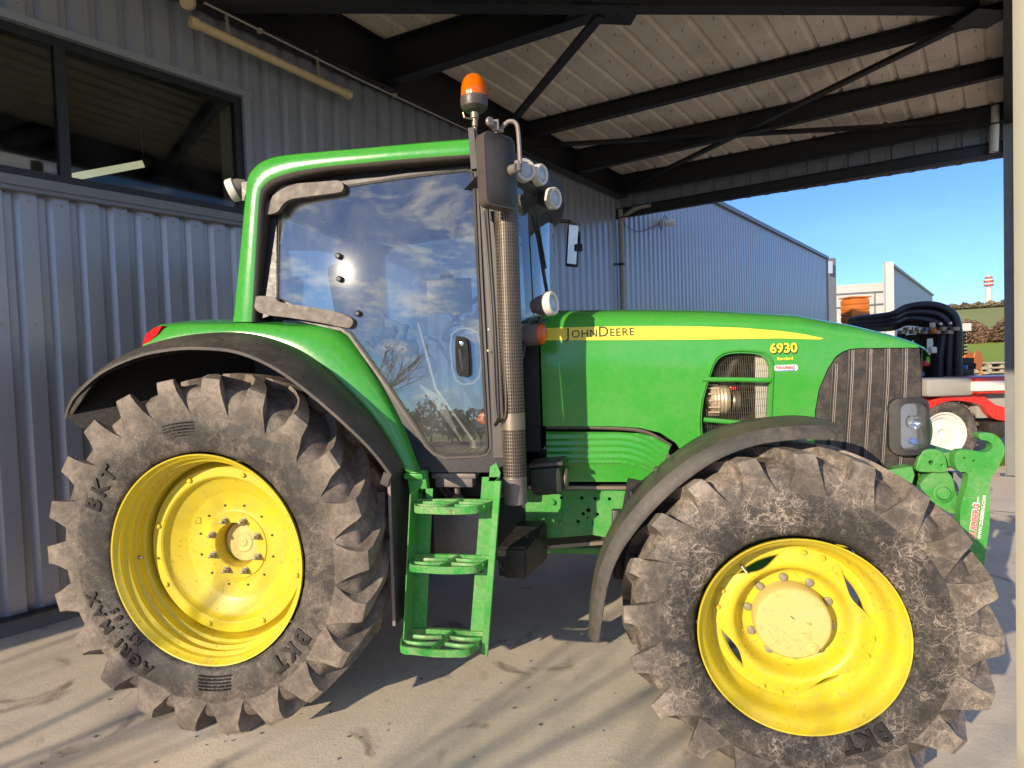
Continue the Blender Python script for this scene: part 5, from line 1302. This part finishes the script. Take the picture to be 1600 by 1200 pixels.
bm = nb(); box(bm, (.52, -.45, 1.70), (.62, .22, .36), bev=.04)
for q in range(4): tube(bm, [(.55 + q * .07, -.46 + .02 * (q % 2), 1.86), (.58 + q * .07, -.46, 1.96)], [.008, .016], 8)
finish('side_console', bm, 'underbody', T)
bm = nb(); box(bm, (1.26, -.60, 1.43), (.07, .05, .06), rot=Matrix.Rotation(.5, 3, 'Y'), bev=.012); finish('orange_lever', bm, 'amber', T)
bm = nb(); tube(bm, [(.93, -.66, 1.95), (1.02, -.68, 1.60), (1.22, -.72, 1.33)], .010, 8); lathe(bm, [(0, 0), (.03, 0), (.03, .04), (0, .05)], (1.23, -.70, 1.29), 12, 'Z'); finish('gas_strut', bm, 'steel', T)
bm = nb(); box(bm, (1.0, -.38, 1.252), (.72, .66, .016)); 
for q in range(16): box(bm, (.72 + q * .04, -.38, 1.262), (.014, .64, .006))
finish('floor_mat', bm, 'mat', T)
bm = nb(); panel(bm, XZ([(655, 600), (690, 620), (722, 690), (668, 690)], -.6), [], lambda x, z: Vector((x, -.60, z)), th=.02, step=.1); finish('lower_console', bm, 'grey_lamp', T)
bm = nb(); lathe_dir(bm, [(0, 0), (.05, 0), (.06, .02), (.05, .03)], (.75, .55, 2.35), (-.2, -1, 0), 16); finish('speaker_pod', bm, 'seat', T)
# rear work light behind the roof corner
def lamp(name, c, d, r=.052, ln=.075, body='black_plastic', ring='lamp_ring', lens='clear_lens', parent=T):
    d = Vector(d).normalized(); bm = nb(); lathe_dir(bm, [(0, -ln), (r * .55, -ln), (r * .85, -ln * .6), (r * .98, -.012), (r * .98, 0)], c, d, 28); L0 = finish(name, bm, body, parent, angle=50)
    bm = nb(); lathe_dir(bm, [(r * .98, -.03), (r * 1.08, -.026), (r * 1.08, .006), (r * .98, .014), (r * .76, .010), (r * .74, .0)], c, d, 28); finish('bezel', bm, ring, L0, angle=50)
    bm = nb(); lathe_dir(bm, [(r * .80, .0), (r * .5, .008), (0, .011)], c, d, 28); finish('lens', bm, lens, L0, angle=80)
    bm = nb(); lathe_dir(bm, [(r * .78, -.004), (r * .45, -.018), (r * .15, -.024), (0, -.008)], c, d, 20); finish('reflector', bm, 'chrome', L0, angle=80)
    return L0
lamp('work_light', S(820, 266, -.74), (.55, -.83, -.05), .052); lamp('work_light', S(845, 273, -.64), (.90, -.42, -.08), .050); lamp('work_light', S(866, 310, -.42), (.88, -.45, -.08), .055, .09)
lamp('rear_work_light', S(362, 298, -.70), (-.9, -.32, -.35), .058, .09, 'grey_lamp', 'white_plastic')
lamp('side_work_light', S(862, 474, -.66), (.93, -.32, .08), .058, .11, 'grey_lamp', 'white_plastic')
bm = nb(); q = S(832, 523, -.66); d_ = Vector((.95, -.30, 0)).normalized(); lathe_dir(bm, [(0, -.125), (.05, -.125), (.056, -.11), (.056, 0)], q + d_ * .05, d_, 28); il = finish('indicator', bm, 'grey_lamp', T, angle=50)
bm = nb(); lathe_dir(bm, [(.053, -.004), (.050, .012), (.03, .022), (0, .025)], q + d_ * .05, d_, 28); finish('lens', bm, 'amber_dark', il, angle=80)
bm = nb(); tube(bm, [S(845, 495, -.66), S(838, 512, -.66)], .012, 8); tube(bm, [S(836, 500, -.66), S(822, 520, -.68), S(815, 560, -.7)], .012, 8); bar(bm, S(838, 505, -.64), S(850, 500, -.5), .05, .012); finish('light_bracket', bm, 'cab_dark', T)
# exhaust
EX = Vector((1.458, -.84, 0)); 
st = holder('exhaust_stack', T, EX + Vector((0, 0, 1.03)))
def pe(bm, nm, mat, **kw): return finish(nm, bm, mat, st, **kw)
bm = nb(); lathe(bm, [(.038, 1.08), (.038, 2.74)], EX, 20, 'Z'); pe(bm, 'inner_pipe', 'engine')
bm = nb(); lathe(bm, [(0, 1.03), (.050, 1.03), (.057, 1.036), (.057, 1.155), (.059, 1.16), (.055, 1.17)], EX, 40, 'Z'); pe(bm, 'lower_pipe', 'stack_plain')
R_ = .057
bm = nb(); ns = 32
zones = [(1.165, 1.40), (1.475, 2.62)]
for z0, z1 in zones:
    for i in range(ns):
        a0 = 2 * PI * (i - .28) / ns; a1 = 2 * PI * (i + .28) / ns
        v = [EX + Vector((R_ * math.cos(a), R_ * math.sin(a), z)) for z in (z0, z1) for a in (a0, a1)]; q = [bm.verts.new(p) for p in v]; bm.faces.new((q[0], q[1], q[3], q[2]))
    nr = int((z1 - z0) / .0165)
    for k_ in range(nr + 1):
        z = z0 + (z1 - z0) * k_ / nr; lathe(bm, [(R_ + .0004, z - .0028), (R_ + .0012, z), (R_ + .0004, z + .0028)], EX, 48, 'Z')
pe(bm, 'heat_shield', 'stack', smooth=True)
bm = nb(); lathe(bm, [(R_ - .001, 1.395), (R_ + .002, 1.398), (R_ + .002, 1.478), (R_ - .001, 1.481)], EX, 40, 'Z'); pe(bm, 'shield_band', 'steel')
bm = nb(); lathe(bm, [(R_, 2.61), (R_ + .001, 2.62), (R_, 2.64), (.045, 2.66), (.042, 2.74)], EX, 32, 'Z'); pe(bm, 'outlet_pipe', 'stack_plain')
bm = nb(); box(bm, (1.40, -.77, 1.44), (.10, .05, .05)); box(bm, (1.41, -.78, 2.45), (.08, .06, .04)); pe(bm, 'clamp', 'cab_dark')
# near mirror
mc = S(781, 268, -.98); wx = Vector((.62, .78, 0)).normalized(); nx_ = Vector((wx.y, -wx.x, 0))
mr = holder('wing_mirror', T, mc)
def mp_(u, v, o=0): return mc + wx * u + Vector((0, 0, v)) + nx_ * o
bm = nb(); panel(bm, rrect(-.086, -.160, .086, .160, .03), [], lambda x, z: mp_(x - .02 * (z + .165) , z, .012 + .03 * (1 - (x / .086) ** 2) * (1 - (z / .160) ** 4)), th=.05, step=.022, tdir=-nx_)
finish('housing', bm, 'black_plastic', mr, angle=50)
bm = nb(); rr_ = rrect(-.092, -.166, .092, .166, .034); panel(bm, rr_, [rrect(-.084, -.158, .084, .158, .03)], lambda x, z: mp_(x - .02 * (z + .165), z, .013), th=.062, step=.03, tdir=-nx_); finish('rim', bm, 'cab_trim', mr)
bm = nb(); tube(bm, [mp_(.035, .0, .03), mp_(.035, .0, .085)], [.026, .022], 16); tube(bm, [mp_(.045, -.01, .075), mp_(.045, .035, .075)], .017, 12); finish('boss', bm, 'grey_lamp', mr)
bm = nb(); tube(bm, bez([mp_(.05, .02, .085), mp_(.045, .16, .085), mp_(.04, .205, .075), mp_(.02, .215, .05), mp_(.0, .19, .02), mp_(-.01, .16, -.05)], 7), .010, 10)
tube(bm, bez([mp_(.0, .175, .03), mp_(-.04, .18, .02), mp_(-.07, .19, .03)], 5), .012, 8); box(bm, mp_(-.04, .19, .03), (.03, .02, .05), bev=.004); lathe_dir(bm, [(0, 0), (.02, 0), (.022, .008), (.018, .016), (0, .016)], mp_(-.08, .195, .03), nx_, 14)
tube(bm, [mp_(.0, .16, 0), (1.40, -.78, 2.70), (1.36, -.72, 2.66)], .012, 8); finish('mirror_arm', bm, 'stack_plain', mr)
# far mirror
fm = holder('wing_mirror', T, S(895, 380, .9))
bm = nb(); tube(bm, bez([S(842, 344, .7), S(870, 345, .8), S(890, 346, .9)], 3), .016, 8); tube(bm, bez([S(890, 346, .9), S(903, 350, .9), S(906, 370, .9), S(905, 390, .9)], 5), .008, 8); box(bm, S(905, 387, .9), (.05, .05, .05)); finish('mirror_arm', bm, 'cab_dark', fm)
bm = nb(); c = S(895, 383, .9); 
box(bm, c, (.10, .035, .33), rot=Matrix.Rotation(.09, 3, 'Y') @ Matrix.Rotation(.5, 3, 'Z'), bev=.012); finish('housing', bm, 'cab_dark', fm)
bm = nb(); box(bm, c - Vector((0, .020, 0)), (.075, .006, .29), rot=Matrix.Rotation(.09, 3, 'Y') @ Matrix.Rotation(.5, 3, 'Z')); finish('mirror_glass', bm, 'dim_mirror', fm)
# beacon
b0 = S(741, 165, -.68); bz = b0.z; bx = b0.x
be = holder('beacon', T, (bx, -.68, 2.86))
zt2 = S(741, 116, -.68).z; zb2 = S(741, 155, -.68).z; zc = S(741, 176, -.68).z
bm = nb(); prf = [(.064, zb2), (.0665, zb2 + .02), (.064, zb2 + .06), (.055, zt2 - .035), (.042, zt2 - .015), (.02, zt2 - .002), (0, zt2)]
lathe(bm, prf, (bx, -.68, 0), 40, 'Z'); finish('lens', bm, 'amber', be, angle=80)
bm = nb(); lathe(bm, [(.03, zb2), (.045, zb2 + .05), (.02, zt2 - .03), (0, zt2 - .02)], (bx, -.68, 0), 20, 'Z'); finish('reflector', bm, 'amber', be)
bm = nb(); lathe(bm, [(.070, zb2 + .004), (.071, zb2 - .02), (.066, zb2 - .045), (.05, zc + .008), (.03, zc), (0, zc)], (bx, -.68, 0), 40, 'Z'); finish('base', bm, 'cab_trim', be)
bm = nb(); lathe(bm, [(.022, zc + .005), (.022, zc - .03), (.016, zc - .035), (.016, zc - .07), (.010, zc - .075), (.010, 2.60)], (bx, -.68, 0), 16, 'Z')
tube(bm, [(bx - .01, -.70, zc - .04), (bx - .045, -.72, zc - .035), (bx - .05, -.72, zc - .01)], .005, 6); finish('stem', bm, 'steel', be)
bm = nb(); bar(bm, (bx + .012, -.80, 2.88), (bx + .02, -.80, 2.68), .03, .04); finish('beacon_mount', bm, 'cab_dark', T)
# steps
def rail_pt(s, t):     # s: 0 left 1 right; t: 0 bottom 1 top
    return Vector((.905 + .075 * t + s * (.385 + .02 * t), 0, .335 + .835 * t))
for s in (0, 1):
    bm = nb(); a = rail_pt(s, 0); b = rail_pt(s, 1 if s else .93)
    dirx = (b - a).normalized()
    def q_(x, y, base): return bm.verts.new(base + Vector((x, y, 0)))
    w_ = .082 if s else .075; sg = -1 if s else 1
    sec = [(0, -1.01), (0, -.88), (sg * w_, -.88), (sg * w_, -.885), (sg * .005, -.885), (sg * .005, -1.01)]
    if s: sec = [(.03, -1.005), (.03, -.985), (.0, -.98), (0, -.885), (-w_, -.885), (-w_, -.88), (.006, -.88), (.006, -.975), (.035, -.98), (.035, -1.005)]
    A = [q_(x, y, a) for x, y in sec]; B = [q_(x, y, b) for x, y in sec]
    for i in range(len(sec)): bm.faces.new((A[i], A[(i + 1) % len(sec)], B[(i + 1) % len(sec)], B[i]))
    bm.faces.new(A); bm.faces.new(B[::-1])
    if s: panel(bm, [(b.x - .05, b.z - .02), (b.x, b.z - .02), (b.x + .01, b.z + .02), (b.x - .01, b.z + .07), (b.x - .04, b.z + .05)], [], lambda x, z: Vector((x, -.885, z)), th=.006, step=.1)
    for zt in (.73, .70): 
        v = rail_pt(s, (zt - .335) / .835) + Vector((sg * (.055), -.887, 0)); 
    finish('step_rail', bm, 'green_cast', T, smooth=False)
    for zt in (.745, .705):
        v = rail_pt(s, (zt - .335) / .835) + Vector((sg * .052, -.887, 0)); bm = nb(); lathe(bm, [(0, -.002), (.0085, -.002), (.0085, .003)], v, 10); finish('rail_hole', bm, 'cab_dark', T)
def tread(x0, x1, z, yb, yf):
    bm = nb(); 
    per = [(x0, yb), (x0 - .01, (yb + yf) / 2 + .02), (x0 + .02, yf + .018), (x0 + .10, yf + .002), ((x0 + x1) / 2, yf - .006), (x1 - .10, yf), (x1 - .03, yf + .02), (x1, (yb + yf) / 2), (x1 + .002, yb)]
    per = smooth_poly(per, 4); n = len(per)
    inn_ = [(p[0] + ((x0 + x1) / 2 - p[0]) * .035, p[1] + ((yb + yf) / 2 - p[1]) * .10) for p in per]
    V = [[bm.verts.new((x, y, zz)) for x, y in pl] for pl, zz in ((per, z), (per, z - .034), (inn_, z - .034), (inn_, z))]
    for k_ in range(4):
        for i in range(n): bm.faces.new((V[k_][i], V[k_][(i + 1) % n], V[(k_ + 1) % 4][(i + 1) % n], V[(k_ + 1) % 4][i]))
    xm = (x0 + x1) / 2; d = yf - yb
    bar(bm, (xm - .015, yf + .006, z - .012), (xm + .035, yb, z - .012), .016, .024)
    for fy in (.33, .66):
        for a_, b_ in ((x0, xm - .01), (xm + .03, x1)):
            y = yb + d * fy; tube(bm, bez([(a_, y + .012, z - .012), ((a_ + b_) / 2, y - .010, z - .008), (b_, y + .010, z - .012)], 4), .009, 6, flat=1.2)
    bar(bm, (x0, yb - .004, z - .015), (x1, yb - .004, z - .015), .012, .03)
    return finish('step_tread', bm, 'green_worn', T, angle=40)
tread(.990, 1.335, 1.062, -.885, -1.055); tread(.955, 1.320, .785, -.885, -1.065); tread(.905, 1.285, .405, -.885, -1.095)
# mud plate between rear wheel and steps
bm = nb(); box(bm, (.882, -.90, .84), (.008, .26, .72)); box(bm, (.872, -.92, 1.19), (.04, .26, .06), rot=Matrix.Rotation(.4, 3, 'Y')); finish('mud_plate', bm, 'fender_plastic', T, smooth=False)
bm = nb(); bar(bm, (.880, -1.035, .48), (.884, -1.035, 1.20), .014, .008, up=(0, 1, 0)); finish('mud_plate_edge', bm, 'stack_plain', T)
# front fender
IN = (2.65, .66)
sil = [(921, 985), (924, 930), (932, 880), (950, 830), (980, 782), (1018, 738), (1060, 702), (1105, 675), (1160, 657), (1230, 649), (1275, 652), (1302, 660)]
mid = [(924, 1000), (927, 945), (937, 890), (957, 842), (990, 795), (1030, 753), (1075, 718), (1122, 692), (1180, 673), (1245, 665), (1285, 666), (1308, 670)]
low_ = [(934, 1004), (940, 955), (950, 905), (968, 862), (1002, 815), (1042, 773), (1085, 738), (1130, 711), (1185, 692), (1245, 684), (1285, 684), (1305, 682)]
cS = cur(sil, -.86, 44); cMd = cur(mid, -1.235, 44); cL = cur(low_, -1.26, 44)
bm = nb(); loftcurves(bm, [[p + Vector((0, .03, 0)) for p in [q + (Vector((2.65, q.y, .66)) - q).normalized() * .03 for q in cS]], cS, [a.lerp(b, .5) + Vector((a.x - 2.65, 0, a.z - .66)).normalized() * .010 for a, b in zip(cS, cMd)], [a.lerp(b, .93) + Vector((a.x - 2.65, 0, a.z - .66)).normalized() * .004 for a, b in zip(cS, cMd)], cMd, [a.lerp(b, .8) for a, b in zip(cMd, cL)], cL], .008)
ffm = finish('front_fender', bm, 'fender_mossy', T, angle=50)
bm = nb(); loftcurves(bm, [[p + Vector((0, -.003, 0)) for p in cMd], [a.lerp(b, .5) + Vector((0, -.008, 0)) for a, b in zip(cMd, cL)], [p + Vector((0, -.004, 0)) for p in cL]], .006); finish('fender_lip', bm, 'fender_plastic', ffm, angle=50)
bm = nb()
for x, y in ((1044, 710), (1024, 730)):
    v = S(x, y + 2, -1.05); box(bm, v, (.016, .04, .008), rot=Matrix.Rotation(-.9, 3, 'Y'))
finish('fender_bolt', bm, 'hinge_cast', ffm)
bm = nb(); bar(bm, (2.30, -.50, 1.15), (2.42, -1.0, 1.36), .06, .02); bar(bm, (1.98, -.86, .80), (2.05, -.86, 1.15), .10, .03); tube(bm, [(2.05, -.95, .72), (2.02, -.90, 1.1), (2.30, -.70, 1.28)], .02, 8); box(bm, S(967, 850, -.80), (.06, .04, .34), bev=.01); finish('fender_bracket', bm, 'cab_dark', T)
# ---------------- front linkage
FL = T
def plate(name, pts, Y, th, mat='green_cast', holes=(), sm=3, par=T, bev=.004):
    bm = nb(); o_ = XZ(pts, Y); o_ = smooth_poly(o_, sm) if sm else o_
    panel(bm, o_, [circ(S(x, y, Y).x, S(x, y, Y).z, r) for x, y, r in holes], lambda x, z: Vector((x, Y, z)), th=th, step=.03); o = finish(name, bm, mat, par, angle=35)
    bv = o.modifiers.new('b', 'BEVEL'); bv.width = bev; bv.segments = 2; bv.limit_method = 'ANGLE'; bv.angle_limit = rad(50); return o
hk = plate('linkage_arm', [(1513, 740), (1500, 737), (1493, 728), (1492, 712), (1500, 703), (1520, 704), (1538, 707), (1549, 702), (1551, 695), (1543, 689), (1533, 687), (1529, 682), (1532, 677), (1550, 677), (1562, 685), (1569, 696), (1570, 705), (1567, 716), (1556, 737), (1549, 746), (1547, 760), (1547, 785), (1546, 825), (1541, 855), (1532, 912), (1515, 900), (1503, 850), (1500, 800), (1508, 768)], -.42, .05, holes=[(1507, 716, .006), (1521, 720, .006), (1540, 729, .003)], sm=2)
def armtext(s, x, y, size, mat, nm, bold, lift=0):
    o0 = S(x, y, -.4215 - lift); up_ = (S(x + 9, y - 70, -.4215) - o0).normalized(); side = Vector((-up_.z, 0, up_.x)).normalized()
    if side.x > 0: side = -side
    bm = nb(); add_text(bm, s, size, lambda v: o0 + up_ * v.x + side * v.y - Vector((0, v.z + .001, 0)), align='LEFT', depth=.0006, bold=bold); finish(nm, bm, mat, hk, smooth=False)
armtext('ZUIDBERG', 1523, 842, .038, 'text_white', 'lettering', .0030); armtext('ZUIDBERG', 1523.3, 841, .036, 'text_red', 'lettering_fill', .0016, .002)
armtext('FRONTLINE SYSTEMS', 1526.5, 800, .008, 'text_white', 'lettering', .0004); armtext('WWW.ZUIDBERG.COM', 1532, 842, .0205, 'text_white', 'lettering', .0006)
plate('linkage_plate', [(1432, 735), (1434, 722), (1441, 706), (1455, 702), (1470, 705), (1478, 715), (1480, 737), (1462, 738), (1445, 738)], -.36, .03, holes=[(1455, 723, .011), (1472, 727, .005)], sm=2)
plate('linkage_cross', [(1474, 708), (1498, 706), (1498, 728), (1474, 730)], -.30, .3, sm=0)
plate('linkage_casting', [(1438, 758), (1448, 745), (1460, 738), (1481, 738), (1490, 752), (1495, 775), (1510, 778), (1500, 800), (1484, 802), (1462, 788), (1445, 772)], -.34, .16, sm=2, bev=.012)
bm = nb(); q = S(1472, 770, -.345); lathe(bm, [(0, -.022), (.028, -.022), (.034, -.014), (.036, 0)], q, 24); lathe(bm, [(.042, 0), (.046, -.010), (.036, -.012)], q, 24); finish('linkage_pin', bm, 'green_cast', T)
bm = nb(); tube(bm, bez([S(1430, 722, .3), S(1442, 700, .3), S(1448, 675, .3), S(1444, 655, .3), S(1430, 648, .3)], 6), .030, 12); finish('linkage_tube', bm, 'green_cast', T)
plate('front_frame', [(1382, 735), (1425, 729), (1429, 742), (1422, 766), (1395, 748)], -.40, .12, sm=0)
bm = nb(); box(bm, (3.38, 0, .86), (.45, .56, .30), bev=.03); box(bm, (3.6, 0, .70), (.1, .7, .1)); finish('front_support', bm, 'underbody', T)
bm = nb(); panel(bm, XZ([(1488, 738), (1508, 738), (1498, 768), (1492, 768)], -.12), [], lambda x, z: Vector((x, -.12, z)), th=.05, step=.1); finish('hitch_spacer', bm, 'trim_grey', T)
# far side twin arm
o = hk.copy(); C.objects.link(o); o.parent = T; o.location = Vector(hk.location) + Vector((0, .80, 0))
